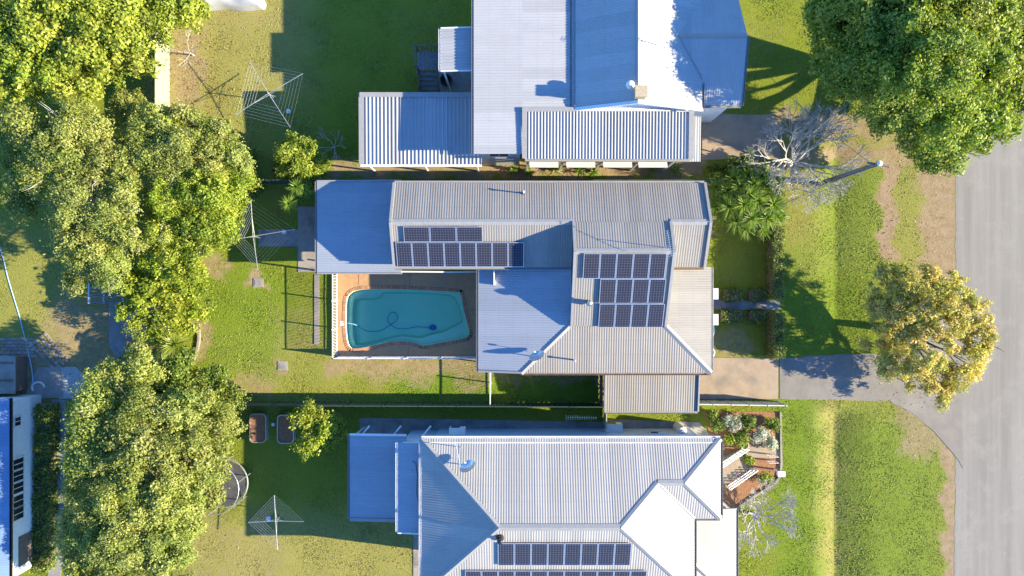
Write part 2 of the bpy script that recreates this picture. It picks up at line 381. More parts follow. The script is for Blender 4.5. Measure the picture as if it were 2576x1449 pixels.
# road and driveways
edge = rough_edge(W(2404,-300), W(2402,1800), 160, 0.07)
road_pts = edge + [Vector((70,-50,0)), Vector((70,50,0))]
paved('road', road_pts, 0.007, M['road'])
drv = rough_edge(W(1961,901),W(2100,892),8,0.04)+rough_edge(W(2100,892),W(2260,890),8,0.04)+rough_edge(W(2270,888),W(2420,760),8,0.12)+rough_edge(W(2425,1175),W(2330,1068),6,0.12)+rough_edge(W(2300,1040),W(2235,1008),5,0.08)+rough_edge(W(2230,1008),W(1961,1003),10,0.04)
paved('driveway', drv, 0.024, M['asph'])
cd = [W(1755,899),W(1958,902),W(1957,1003),W(1755,1003)]
o = paved('concrete_driveway', cd, 0.045, M['drive'])
nd = rough_edge(W(1766,286),W(1950,288),6,0.05)+rough_edge(W(1965,402),W(1766,402),6,0.06)
paved('neighbour_driveway', nd, 0.04, M['drive'])
paved('carport_slab', [W(1522,936),W(1756,936),W(1756,1012),W(1522,1012)], 0.04, M['conc'])
paved('front_path', [W(1786,755),W(1962,757),W(1962,780),W(1786,778)], 0.04, M['slab'])
paved('rear_path', [W(650,577),W(752,577),W(752,620),W(650,620)], 0.035, M['slab'])
paved('rear_slab', [W(750,520),W(850,520),W(850,684),W(750,684)], 0.05, M['conc'])
paved('kerb_strip', [W(791,690),W(803,690),W(803,866),W(791,866)], 0.05, M['conc'])
paved('yard_slab', [W(1097,178),W(1200,178),W(1200,236),W(1097,236)], 0.04, M['slab'])
paved('far_slab', [W(275,760),W(305,760),W(400,770),W(400,850),W(330,860),W(296,905),W(275,870)], 0.04, M['slab'])
paved('side_path', [W(131,1005),W(166,1005),W(160,1400),W(150,1470),W(118,1470),W(126,1400)], 0.035, M['slab'])
paved('garden_gravel', [W(148,924),W(190,922),W(215,945),W(236,985),W(230,1000),W(150,1003)], 0.05, M['gravel'])
paved('garden_slab', [W(95,924),W(155,922),W(160,1000),W(62,1003)], 0.058, M['conc'])
paved('garden_bed', rough_edge(W(1765,1036),W(1960,1036),10,0.05)+rough_edge(W(1961,1040),W(1961,1185),6,0.03)+rough_edge(W(1950,1210),W(1850,1275),6,0.06)+rough_edge(W(1825,1280),W(1790,1280),3,0.03)+[W(1780,1060)], 0.03, M['mulch'])
paved('entry_path', [W(1868,1125),W(1958,1118),W(1961,1150),W(1880,1152)], 0.045, M['drive'])
paved('south_slab', [W(1040,1340),W(1062,1340),W(1062,1470),W(1040,1470)], 0.04, M['conc'])
paved('service_path', [W(1522,1055),W(1760,1062),W(1790,1100),W(1522,1100)], 0.035, M['conc'])
paved('verandah_slab', [W(905,1050),W(1540,1062),W(1540,1110),W(905,1110)], 0.03, M['slab'])

# ------------------------------------------------------------ roofs
def prof_corr(u, per, amp): return amp*math.sin(2*math.pi*u/per)
def prof_trap(u, per, amp):
    t = (u/per) % 1.0
    return amp*(1 if t < 0.22 else (1-(t-0.22)/0.08 if t < 0.30 else (0 if t < 0.92 else (t-0.92)/0.08)))
def roof_plane(parent, pts, m, kind='corr', per=0.15, amp=0.0075, sw=0.75, ribs=None):
    """corrugated sheets over a convex planar polygon; ribs run down the slope"""
    pts = [Vector(p) for p in pts]
    nrm = Vector((0,0,0))
    for i in range(len(pts)):
        a = pts[i]-pts[0]; b = pts[(i+1)%len(pts)]-pts[0]; nrm += a.cross(b)
    nrm.normalize()
    if nrm.z < 0: nrm = -nrm
    V = Vector((nrm.x, nrm.y, 0))
    if ribs is not None: V = Vector(ribs)
    V = (V - nrm*V.dot(nrm)).normalized(); U = V.cross(nrm).normalized(); O = pts[0]
    uv = [((p-O).dot(U), (p-O).dot(V)) for p in pts]
    u0 = min(a for a,_ in uv); u1 = max(a for a,_ in uv)
    def span(u):
        vs = []
        for i in range(len(uv)):
            (a0,b0),(a1,b1) = uv[i], uv[(i+1)%len(uv)]
            if (a0-u)*(a1-u) <= 0 and abs(a1-a0) > 1e-9: vs.append(b0+(b1-b0)*(u-a0)/(a1-a0))
        return (min(vs), max(vs)) if len(vs) > 1 else None
    step = per/6 if kind == 'corr' else per/12.5
    fn = prof_corr if kind == 'corr' else prof_trap
    k = 0; ua = u0; o3 = wloc(parent)
    while ua < u1-1e-4:
        ub = min(ua+sw, u1)
        if u1-ub < 0.12: ub = u1
        ns = max(2, int(math.ceil((ub-ua)/step))); vs = []; uvl = []; lift = 0.0025*(k % 2)
        for i in range(ns+1):
            u = ua+(ub-ua)*i/ns; uu = min(max(u, u0+1e-4), u1-1e-4); sp = span(uu)
            if sp is None: continue
            h = nrm*(fn(u-u0, per, amp)+lift); uvl += [(u,sp[0]),(u,sp[1])]
            vs.append(O+U*u+V*sp[0]+h-o3); vs.append(O+U*u+V*sp[1]+h-o3)
        nq = len(vs)//2-1
        me = bpy.data.meshes.new('roof_sheet')
        me.from_pydata([tuple(p) for p in vs], [], [(2*i,2*i+1,2*i+3,2*i+2) for i in range(nq)])
        me.materials.append(m); uo = (O.x*3.1+O.y*1.7) % 50
        ul = me.uv_layers.new(name='UVMap'); li = np.empty(len(me.loops), np.int32); me.loops.foreach_get('vertex_index', li); ul.data.foreach_set('uv', (np.array(uvl, np.float32)+np.array([uo,0],np.float32))[li].ravel())
        if kind == 'corr': me.polygons.foreach_set('use_smooth', [True]*len(me.polygons))
        me.update()
        ob = bpy.data.objects.new('roof_sheet', me); COL.objects.link(ob); ob.parent = parent
        k += 1; ua = ub
def roof_root(parent, name='roof'):
    o = bpy.data.objects.new(name, None); COL.objects.link(o); o.parent = parent; o.empty_display_size = 0.2; return o
def ridge(parent, p0, p1, w=0.36, m=None, name='ridge_cap', lift=0.03, slope=0.12):
    p0 = Vector(p0)+Vector((0,0,lift)); p1 = Vector(p1)+Vector((0,0,lift)); d = (p1-p0).normalized()
    a = d.cross(Vector((0,0,1))).normalized()*(w/2); dn = Vector((0,0,-w/2*slope*3)); mb = MB()
    t = Vector((0,0,0.025))
    mb.add([p0-a+dn, p0, p0+a+dn, p1-a+dn, p1, p1+a+dn, p0+t, p1+t], [(0,3,7,6),(6,7,5,2),(0,6,2),(3,5,7)])
    return mb.build(name, m or M['trim'], parent)
def gutter(parent, p0, p1, m=None, w=0.13, h=0.11, name='gutter'):
    p0 = Vector(p0); p1 = Vector(p1); mb = MB(); d = (p1-p0).normalized(); a = d.cross(Vector((0,0,1))).normalized()
    mb.bar(p0-a*w/2, p1-a*w/2, 0.012, h); mb.bar(p0+a*w/2, p1+a*w/2, 0.012, h)
    mb.bar(p0-Vector((0,0,h/2)), p1-Vector((0,0,h/2)), w, 0.01); return mb.build(name, m or M['trim'], parent)
def barge(parent, p0, p1, w=0.16, h=0.16, m=None, name='barge_board', dz=0.03):
    return MB().bar(Vector(p0)+Vector((0,0,dz)), Vector(p1)+Vector((0,0,dz)), w, h).build(name, m or M['trim'], parent)
def window(parent, c, w, h, axis, face, frame=M['white']):
    """window on a wall; axis 'x' = pane runs along x, face = +1/-1 outward sign"""
    c = Vector(c); mb = MB(); g = MB(); t = 0.05
    for a, b, ww, hh in ((0,h/2,w+.1,.07),(0,-h/2,w+.1,.07),(-w/2,0,.07,h),(w/2,0,.07,h),(0,0,.04,h)):
        if axis == 'x': mb.box(c.x+a-ww/2, c.x+a+ww/2, c.y+min(0,face*t), c.y+max(0,face*t), c.z+b-hh/2, c.z+b+hh/2)
        else: mb.box(c.x+min(0,face*t), c.x+max(0,face*t), c.y+a-ww/2, c.y+a+ww/2, c.z+b-hh/2, c.z+b+hh/2)
    if axis == 'x': g.box(c.x-w/2, c.x+w/2, c.y+min(0,face*.02), c.y+max(0,face*.02), c.z-h/2, c.z+h/2)
    else: g.box(c.x+min(0,face*.02), c.x+max(0,face*.02), c.y-w/2, c.y+w/2, c.z-h/2, c.z+h/2)
    f = mb.build('window', frame, parent); g.build('pane', M['glass'], f); return f
def extrude_x(prof, x0, x1):
    n = len(prof); mb = MB(); vs = [(x0,y,z) for y,z in prof]+[(x1,y,z) for y,z in prof]
    mb.add(vs, [tuple(range(n)), tuple(reversed(range(n,2*n)))]+[(i,(i+1)%n+0,(i+1)%n+n,i+n)[::-1] for i in range(n)]); return mb
def extrude_y(prof, y0, y1):
    n = len(prof); mb = MB(); vs = [(x,y0,z) for x,z in prof]+[(x,y1,z) for x,z in prof]
    mb.add(vs, [tuple(range(n)), tuple(reversed(range(n,2*n)))]+[(i,(i+1)%n,(i+1)%n+n,i+n)[::-1] for i in range(n)]); return mb

# ---- subject house
H = thing('house', 'grey corrugated metal roofed house with solar panels beside the swimming pool', 'house', (2.3, 0.6, 0))
zE, Y0, Y1, z1, Y2, z2 = 4.45, 6.42, 3.92, 5.70, 2.13, 6.595
XW, XE, C0, C1 = -7.2, 11.78, 3.65, 9.4
ZV, pv = 4.28, 0.15
extrude_x([(1.6,0),(6.1,0),(6.1,4.5),(3.92,5.6),(1.6,4.44)], XW+0.3, XE-0.3).build('wall', M['wall'], H)
extrude_x([(-2.3,0.01),(4,0.01),(4,5.5),(2.13,6.46),(-2.3,4.26)], C0+0.06, C1-0.06).build('core_wall', M['wall'], H)
MB().prism([(-1.75,-4.9),(3.6,-4.9),(3.6,1.58),(-1.75,1.58)], 0.02, 3.25).build('extension_wall', M['wall'], H)
MB().prism([(3.7,-4.9),(11.7,-4.9),(11.7,1.55),(3.7,1.55)], 0.03, 3.4).build('verandah_wall', M['darkboard'], H)
RF = roof_root(H)
def zn(y): return zE + 0.5*(Y0-y)
def zv(r): return ZV - pv*r
hb = 2.95
roof_plane(RF, [(XW,Y0,zE),(XE,Y0,zE),(XE,Y1,z1),(XW,Y1,z1)], M['roof'])
roof_plane(RF, [(C0,Y1,z1),(C1,Y1,z1),(C1,Y2,z2),(C0,Y2,z2)], M['roof'])
ys = 1.27; zs = z1-0.5*(Y1-ys)
roof_plane(RF, [(XW,Y1,z1),(C0,Y1,z1),(C0,ys,zs),(XW,ys,zs)], M['roof'])
roof_plane(RF, [(C1,Y1,z1),(XE,Y1,z1),(XE-0.06,ys,zs),(C1,ys,zs)], M['roof'])
yc = -2.32; zc = z2-0.5*(Y2-yc)
roof_plane(RF, [(C0,Y2,z2),(C1,Y2,z2),(C1,yc,zc),(C0,yc,zc)], M['roof'])
hx0, hx1 = 3.5, 9.4
sE = [(hx0,yc,ZV),(hx1,yc,ZV),(hx1+hb,yc-hb,zv(hb)),(hx0-hb,yc-hb,zv(hb))]
roof_plane(RF, sE, M['roof'])
xw = -2.1
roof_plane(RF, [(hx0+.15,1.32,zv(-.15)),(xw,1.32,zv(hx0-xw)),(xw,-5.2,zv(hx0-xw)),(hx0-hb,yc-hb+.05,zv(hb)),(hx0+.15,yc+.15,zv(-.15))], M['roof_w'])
roof_plane(RF, [(hx1,1.3,ZV),(hx1+hb,1.3,zv(hb)),(hx1+hb,yc-hb,zv(hb)),(hx1,yc,ZV)], M['roof'])
ridge(RF, (XW,Y1,z1), (C0,Y1,z1)); ridge(RF, (C1,Y1,z1), (XE,Y1,z1)); ridge(RF, (C0-.08,Y2,z2), (C1+.08,Y2,z2))
ridge(RF, (hx0,yc,ZV), (hx0-hb,yc-hb,zv(hb)), name='hip_cap', lift=.05); ridge(RF, (hx1,yc,ZV), (hx1+hb,yc-hb,zv(hb)), name='hip_cap', lift=.05)
for X in (XW, XE):
    barge(RF, (X,Y0,zE), (X,Y1,z1)); barge(RF, (X,ys,zs), (X,Y1,z1))
for X in (C0, C1):
    barge(RF, (X,Y1,z1), (X,Y2,z2)); barge(RF, (X,yc,zc), (X,Y2,z2))
gutter(RF, (XW,Y0+.07,zE-.05), (XE,Y0+.07,zE-.05)); gutter(RF, (XW,ys-.07,zs-.05), (C0,ys-.07,zs-.05)); gutter(RF, (C1+.1,ys-.07,zs-.05), (XE,ys-.07,zs-.05), M['rust'])
gutter(RF, (hx0-hb,yc-hb-.07,zv(hb)-.05), (hx1+hb,yc-hb-.07,zv(hb)-.05), M['rust'])
gutter(RF, (hx1+hb+.07,1.3,zv(hb)-.05), (hx1+hb+.07,yc-hb,zv(hb)-.05), M['offwhite'])
gutter(RF, (xw-.07,1.3,zv(hx0-xw)-.05), (xw-.07,-5.2,zv(hx0-xw)-.05)); barge(RF, (xw,-5.2,zv(hx0-xw)), (hx0-hb,-5.25,zv(hb)), 0.12, 0.12)
for x in (-6,-3.2,-0.4): window(H, (x,1.6,3.2), 1.3, 1.1, 'x', -1)
window(H, (XW+.3,3.1,3.2), 1.4, 1.2, 'y', -1); window(H, (XW+.3,5.0,3.2), 1.0, 1.2, 'y', -1)
for x in (-.6,1.6): window(H, (x,-4.9,1.6), 1.4, 1.1, 'x', -1)
for y in (-3.6,-1.2,0.6): window(H, (11.7,y,1.9), 1.3, 1.2, 'y', 1)
for x in (5,7.2,9.8): window(H, (x,-4.9,1.9), 1.4, 1.2, 'x', -1)
window(H, (-1.75,-2.5,1.6), 1.8, 1.3, 'y', -1)

# ---- patio cover, carport
P = thing('patio_cover', 'flat corrugated metal patio roof on posts at the house end by the dracaenas', 'patio roof', W(890,570))
PX0, PX1, PYn, PYs = W(798,0,2.85).x, W(1012,0,2.95).x, W(0,455,2.9).y, W(0,688,2.9).y
PR = roof_root(P)
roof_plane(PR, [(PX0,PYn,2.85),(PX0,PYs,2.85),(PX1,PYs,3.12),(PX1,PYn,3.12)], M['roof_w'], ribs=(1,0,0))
gutter(PR, (PX0-.07,PYn,2.8), (PX0-.07,PYs,2.8)); barge(PR, (PX0,PYs,2.84), (PX1,PYs,3.1), .08, .12); barge(PR, (PX0,PYn,2.84), (PX1,PYn,3.1), .08, .12)
for x, y in ((PX0+.15,PYn-.15),(PX0+.15,PYs+.15),(PX0+.15,(PYn+PYs)/2),(PX1-.3,PYs+.15)):
    MB().box(x-.05,x+.05,y-.05,y+.05,0,2.83).build('post', M['white'], P)
MB().box(PX0+.2,PX0+.28,PYs+.1,PYn-.1,2.66,2.8).build('beam', M['white'], P)

K = thing('carport', 'corrugated iron carport at the end of the concrete driveway', 'carport', W(1640,980))
KX0, KX1 = W(1522,0,2.9).x, W(1757,0,2.9).x; KYn, KYs = W(0,930,3.15).y, W(0,1035,2.75).y
KR = roof_root(K)
roof_plane(KR, [(KX0,KYn,3.15),(KX1,KYn,3.15),(KX1,KYs,2.78),(KX0,KYs,2.78)], M['roof'])
barge(KR, (KX0,KYn,3.14), (KX0,KYs,2.77), .1, .14); barge(KR, (KX1,KYn,3.14), (KX1,KYs,2.77), .1, .14); gutter(KR, (KX0,KYs-.07,2.73), (KX1,KYs-.07,2.73))
for x in (KX0+.15,(KX0+KX1)/2,KX1-.15):
    MB().box(x-.05,x+.05,KYs+.25,KYs+.35,0,2.76).build('post', M['white'], K)
    MB().box(x-.05,x+.05,KYn-.25,KYn-.15,0,3.0).build('post', M['white'], K)

# ---- neighbour house on the upper side
N = thing('neighbour_house', 'large pale metal roofed house with rendered chimney and wide ribbed carport roofs', 'house', (5, 14, 0))
NR = roof_root(N)
nY, nT = 10.58, 21.0
rX, rZ, wX, wZ, eX, eZ = 7.17, 7.3, 3.74, 5.74, 11.3, 5.6
roof_plane(NR, [(wX,nY,wZ),(wX,nT,wZ),(rX,nT,rZ),(rX,nY,rZ)], M['roof_n'], per=.15, amp=.007)
roof_plane(NR, [(eX,nY,eZ),(eX,nT,eZ),(rX,nT,rZ),(rX,nY,rZ)], M['roof_n'], per=.15, amp=.007)
fX = -2.27; fz = lambda x: 5.56+0.018*(x-fX)
roof_plane(NR, [(fX,7.97,fz(fX)),(0.62,7.97,fz(.62)),(0.62,nT,fz(.62)),(fX,nT,fz(fX))], M['roof_n'], 'trap', .165, .018, .66, ribs=(1,0,0))
roof_plane(NR, [(0.62,nY,fz(.62)),(wX-.08,nY,fz(wX)),(wX-.08,nT,fz(wX)),(0.62,nT,fz(.62))], M['roof_n'], 'trap', .165, .018, .66, ribs=(1,0,0))
cy0 = 7.68
roof_plane(NR, [(0.78,nY-.1,5.72),(10.68,nY-.1,5.6),(10.68,cy0,5.45),(0.78,cy0,5.57)], M['roof_n'], 'trap', .19, .045, .76, ribs=(0,1,0))
roof_plane(NR, [(10.5,nY-.15,4.85),(11.45,nY-.15,4.85),(11.45,cy0,4.7),(10.5,cy0,4.7)], M['roof_n'], per=.15, amp=.007)
gY, gZ, gE, sYy, sZ = 14.75, 6.25, 13.76, 10.96, 5.19
roof_plane(NR, [(eX,gY,gZ),(gE,gY,gZ),(gE,sYy,sZ),(eX,sYy,sZ)], M['roof_n'], per=.15, amp=.007)
roof_plane(NR, [(9.75,gY,gZ),(eX,gY,gZ),(eX,12.4,5.6)], M['roof_n'], per=.15, amp=.007)
roof_plane(NR, [(9.75,gY,gZ),(gE,gY,gZ),(gE-.5,19,5.06),(9.75,19,5.06)], M['roof_n'], per=.15, amp=.007)
ridge(NR, (rX,nY,rZ), (rX,nT,rZ), .3); ridge(NR, (9.75,gY,gZ), (gE,gY,gZ), .3); ridge(NR, (9.75,gY,gZ-.02), (eX,12.4,5.6), .2, name='valley_flashing')
barge(NR, (wX,nY,wZ), (rX,nY,rZ), .18, .16, M['white']); barge(NR, (eX,nY,eZ), (rX,nY,rZ), .18, .16, M['white'])
MB().bar((wX-.12,nY,fz(wX)+.07), (wX-.12,nT,fz(wX)+.07), .2, .03).build('flashing', M['trim'], NR)
MB().bar((.72,cy0,fz(.7)+.12), (.72,nY,fz(.7)+.16), .24, .03).build('flashing', M['trim'], NR)
MB().bar((.6,nY-.02,fz(.6)+.18), (wX,nY-.02,fz(wX)+.16), .26, .03).build('flashing', M['trim'], NR)
MB().bar((10.66,cy0,5.52), (10.66,nY,5.67), .3, .03).build('flashing', M['trim'], NR)
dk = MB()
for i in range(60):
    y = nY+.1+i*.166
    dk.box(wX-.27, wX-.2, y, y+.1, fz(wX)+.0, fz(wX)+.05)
dk.build('rib_end_shade', M['dark'], NR)  # dark dashes painted in as the shade inside the open rib ends
gutter(NR, (fX-.07,7.97,fz(fX)-.05), (fX-.07,nT,fz(fX)-.05)); gutter(NR, (.78,cy0-.07,5.46), (10.68,cy0-.07,5.36)); gutter(NR, (eX+.07,nY,eZ-.06), (eX+.07,12.2,eZ-.06))
gutter(NR, (gE+.07,sYy,sZ-.02), (gE+.07,gY,gZ-.05)); gutter(NR, (eX,sYy-.07,sZ-.05), (gE,sYy-.07,sZ-.05))
extrude_y([(fX+.3,0),(eX-.3,0),(eX-.3,5.55),(rX,7.15),(wX+.3,5.6),(wX-.1,5.5),(fX+.3,5.4)], nY+.2, nT-.3).build('wall', M['bluewhite'], N)
MB().box(fX+.3,0.5,8.3,nY+.25,0.01,5.4).build('rear_wall', M['bluewhite'], N)
MB().box(eX-.4,gE-.35,11.2,18.5,0.02,5.15).build('porch_wall', M['bluewhite'], N)
MB().box(.8,10.4,8.15,nY+.3,2.6,5.25).build('upper_wall', M['bluewhite'], N)
for x in (1,3.2,5.6,8,10.2): MB().box(x-.06,x+.06,7.9,8.02,0,5.35).build('post', M['white'], N)
for x in (2.0,4.3,6.6,8.8):
    window(N, (x,8.15,4.2), 1.5, 1.0, 'x', -1)
    MB().bar((x-.9,7.75,3.5), (x+.9,7.75,3.5), .5, .05, (0,.5,1)).build('window_hood', M['white'], N)
window(N, (-.8,8.3,3.8), 1.2, 1.1, 'x', -1)
ch = MB().box(6.95,7.55,10.75,11.3,6.6,7.95).build('chimney', M['brickchim'], NR); MB().box(6.9,7.6,10.7,11.35,7.85,7.97).build('chimney_cap', M['brickchim'], ch)
v = MB().lathe((6.72,11.55,6.95), [(.16,0),(.16,.3),(.24,.34),(.24,.5),(.16,.6),(.03,.62)], 18).build('roof_vent', M['white'], NR, True)

NC = thing('metal_carport', 'ribbed metal carport roof half in blue shade beside the bare shrub', 'carport', W(1050,325))
NCR = roof_root(NC); cz = 3.62
cx0, cx1, cyn, cys = W(905,0,cz).x, W(1212,0,cz).x, W(0,234,cz).y, W(0,413,cz).y
roof_plane(NCR, [(cx0,cyn,cz),(cx1,cyn,cz),(cx1,cys,cz-.1),(cx0,cys,cz-.1)], M['roof_n'], 'trap', .24, .05, .72)
MB().bar((cx0+.1,cyn,cz+.04),(cx0+.1,cys,cz-.06),.32,.03).build('flashing', M['trim'], NCR); MB().bar((cx0,cyn-.12,cz+.065),(cx1,cyn-.12,cz+.065),.3,.03).build('flashing', M['trim'], NCR); gutter(NCR,(cx0,cys-.07,cz-.15),(cx1,cys-.07,cz-.15),M['white'])
for x in (cx0+.2,(cx0+cx1)/2,cx1-.4):
    for y in (cyn-.2,cys+.2): MB().box(x-.05,x+.05,y-.05,y+.05,0,cz-.12).build('post', M['white'], NC)
AW = thing('awning', 'small white flat awning over the timber landing of the neighbouring house', 'awning', W(1150,120))
aX0,aX1,aYs,aYn = -4.29,-2.36,13.05,15.64
AWR = roof_root(AW)
roof_plane(AWR, [(aX0,aYs,5.05),(aX1,aYs,5.2),(aX1,aYn,5.2),(aX0,aYn,5.05)], M['roof_n'], 'trap', .19, .03, .76, ribs=(1,0,0))
gutter(AWR,(aX0-.07,aYs,5.0),(aX0-.07,aYn,5.0),M['white']); barge(AWR,(aX0,aYs,5.05),(aX1,aYs,5.2),.07,.1,M['white']); barge(AWR,(aX0,aYn,5.05),(aX1,aYn,5.2),.07,.1,M['white'])
for y in (aYs+.15,aYn-.15): MB().box(aX0+.1,aX0+.2,y-.05,y+.05,0,5.0).build('post', M['white'], AW)

# timber landing and stair beside it
TL = thing('timber_stair', 'grey timber landing with railed stairs going down to the yard', 'stairs', W(1072,200))
lz = 2.6; lx0, lx1, ly0, ly1 = W(1050,0,lz).x, W(1190,0,lz).x, W(0,176,lz).y, W(0,128,lz).y
pl = rawmesh('landing_board', MB().box(0,.135,0,ly1-ly0,0,.03), M['greywood'])
x = lx0
while x < lx1-.1: inst('landing_board', pl, TL, (x,ly0,lz)); x += .142
tr = rawmesh('tread', MB().box(0,1.15,-.27,0,0,.045), M['greywood'])
nst = 13
for i in range(nst):
    inst('tread', tr, TL, (lx0+.12, ly0-.02-i*.25, lz-.19*(i+1)))
for sx in (lx0+.1, lx0+1.3): MB().bar((sx,ly0,lz-.05),(sx,ly0-nst*.25,.1),.05,.28).build('stringer', M['wood'], TL)
for sx in (lx0+.08, lx0+1.32):
    MB().bar((sx,ly0,lz+.95),(sx,ly0-nst*.25,1.0),.07,.05).build('handrail', M['wood'], TL)
    for i in range(0,nst+1,4): MB().bar((sx,ly0-i*.25,lz-.19*i-.1),(sx,ly0-i*.25,lz-.19*i+.95),.07,.07,(1,0,0)).build('post', M['wood'], TL)
MB().bar((lx0,ly1,lz+1),(lx1-.2,ly1,lz+1),.08,.06).build('handrail', M['wood'], TL); MB().bar((lx0,ly0,lz+1),(lx0,ly1,lz+1),.08,.06).build('handrail', M['wood'], TL)
MB().bar((lx0+1.35,ly0,lz+1),(lx1-.2,ly0,lz+1),.08,.06).build('handrail', M['wood'], TL)
bl = rawmesh('baluster', MB().box(-.02,.02,-.02,.02,0,1.0), M['wood'])
for i in range(15):
    inst('baluster', bl, TL, (lx0+.1+i*.2, ly1, lz)); 
    if i > 7: inst('baluster', bl, TL, (lx0+.1+i*.2, ly0, lz))
for x,y in ((lx0,ly0),(lx0,ly1),(lx1-.3,ly1)): MB().box(x-.05,x+.05,y-.05,y+.05,0,lz+1.02).build('post', M['wood'], TL)
c = W(1123,205); o = MB().lathe(c, [(.36,.05),(.42,.3),(.42,.36),(.34,.36),(.3,.12)], 20).build('fire_pit', M['dark'], off=c)
tag(o, 'round black fire pit bowl on the slab beside the timber stairs', 'fire pit')

# ---- neighbour house on the lower side
Q = thing('neighbour_house', 'pale grey hip roofed house with solar panels beside the mulched garden bed', 'house', (3, -14, 0))
QR = roof_root(Q); qz, qp = 5.3, 0.39
def qzz(run): return qz + qp*run
m_ = M['roof_s']; A = 4.69; B = 2.39
n0, yr, x0q, x1q = -9.01, -13.7, -5.43, 10.92
P3 = lambda x, y, run: (x, y, qzz(run))
roof_plane(QR, [P3(x0q,n0,0),P3(x0q+A,yr,A),P3(6.23,yr,A),P3(8.53,-11.4,B),P3(8.53,n0,0)], m_)
roof_plane(QR, [P3(8.53,n0,0),P3(8.53,-11.4,B),P3(10.1,-11.4,B),P3(12.49,n0,0)], m_)
roof_plane(QR, [P3(6.23,yr,A),P3(8.53,-11.4,B),P3(x1q,-13.79,0),P3(x1q,-18.39,0)], m_)
roof_plane(QR, [P3(10.1,-11.4,B),P3(12.49,n0,0),P3(12.49,-13.79,0)], m_)
roof_plane(QR, [P3(8.53,-11.4,B),P3(10.1,-11.4,B),P3(12.49,-13.79,0),P3(x1q,-13.79,0)], m_)
roof_plane(QR, [P3(x0q+A,yr,A),P3(6.23,yr,A),P3(x1q,-18.39,0),P3(x0q,-18.39,0)], m_)
roof_plane(QR, [P3(x0q,n0,0),P3(x0q+A,yr,A),P3(x0q,-18.39,0)], m_)
for a, b in ((P3(x0q,n0,0),P3(x0q+A,yr,A)),(P3(6.23,yr,A),P3(8.53,-11.4,B)),(P3(10.1,-11.4,B),P3(12.49,n0,0)),(P3(10.1,-11.4,B),P3(12.49,-13.79,0)),(P3(6.23,yr,A),P3(x1q,-18.39,0)),(P3(x0q+A,yr,A),P3(x0q,-18.39,0))):
    ridge(QR, a, b, .34, name='hip_cap', lift=.05)
ridge(QR, P3(x0q+A,yr,A), P3(6.23,yr,A), .4); ridge(QR, P3(8.53,-11.4,B), P3(10.1,-11.4,B), .36); ridge(QR, P3(8.53,-11.4,B), P3(x1q,-13.79,0), .22, name='valley_flashing')
gutter(QR,(x0q,n0+.07,qz-.05),(12.49,n0+.07,qz-.05),M['white']); gutter(QR,(x0q-.07,n0,qz-.05),(x0q-.07,-18.39,qz-.05),M['white']); gutter(QR,(12.56,n0,qz-.05),(12.56,-13.79,qz-.05)); gutter(QR,(x1q,-13.86,qz-.05),(12.49,-13.86,qz-.05)); gutter(QR,(x1q+.07,-13.9,qz-.05),(x1q+.07,-18.39,qz-.05))
MB().prism([(x0q+.5,-9.5),(12.0,-9.5),(12.0,-13.3),(10.4,-13.3),(10.4,-17.9),(x0q+.5,-17.9)], 0, qz).build('wall', M['wallblue'], Q)
MB().box(x0q+.3,12.3,-9.4,-9.2,qz-.02,qz+.1).build('fascia', M['white'], QR)
for x in (-2.5,0.6,2.6,5.0,8.0,10.8): window(Q, (x,-9.5,3.6), 1.2, 1.2, 'x', 1, M['white'])
roof_plane(QR, [(10.8,-13.5,4.95),(13.72,-13.5,4.4),(13.72,-21,4.4),(10.8,-21,4.95)], m_)
ridge(QR, (10.95,-16.6,5.0), (13.7,-19.3,4.45), .3, name='hip_cap'); gutter(QR,(13.79,-13.5,4.34),(13.79,-21,4.34)); barge(QR,(11.0,-13.5,4.93),(13.72,-13.5,4.4),.08,.12)
for y in (-13.7,-16,-18.5): MB().box(13.4,13.5,y-.05,y+.05,0,4.4).build('post', M['white'], Q)
LA = thing('lean_to', 'low blue shaded corrugated lean-to roof at the back of the hip roofed house', 'lean-to', W(960,1200))
LAR = roof_root(LA)
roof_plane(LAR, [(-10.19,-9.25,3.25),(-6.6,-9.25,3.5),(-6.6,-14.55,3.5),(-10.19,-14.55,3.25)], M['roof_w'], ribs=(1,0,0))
barge(LAR,(-10.19,-9.2,3.25),(-6.6,-9.2,3.5),.12,.12,M['white']); gutter(LAR,(-10.26,-9.2,3.2),(-10.26,-14.55,3.2)); barge(LAR,(-10.19,-14.55,3.25),(-6.6,-14.55,3.5),.2,.06)
for x,y in ((-10,-9.4),(-10,-14.4),(-10,-12),(-6.8,-14.4)): MB().box(x-.05,x+.05,y-.05,y+.05,0,3.2).build('post', M['white'], LA)
for x in (-9.2,-7.2,-5.3): MB().bar((x-.35,-9.35,2.9),(x+.15,-8.75,2.9),.1,.14).build('rafter_tail', M['white'], LA)
LB = thing('skillion_roof', 'narrow half sunlit skillion roof between lean-to and hip roof', 'roof', W(1030,1230))
LBR = roof_root(LB)
roof_plane(LBR, [(-6.93,-9.4,4.72),(-5.25,-9.4,4.92),(-5.25,-14.86,4.92),(-6.93,-14.86,4.72)], M['roof_w'], ribs=(1,0,0))
gutter(LBR,(-7.0,-9.4,4.67),(-7.0,-14.86,4.67),M['white']); barge(LBR,(-6.93,-14.86,4.72),(-5.25,-14.86,4.92),.07,.1,M['white'])
MB().box(-6.8,-4.9,-14.7,-9.6,0,4.65).build('wall', M['wallblue'], LB)
MB().tube([W(1038,1160,4.86),W(1046,1165,4.9),W(1050,1200,4.9),W(1048,1240,4.9),W(1058,1290,4.95)], .018, 5).build('cable', M['dark'], LB)

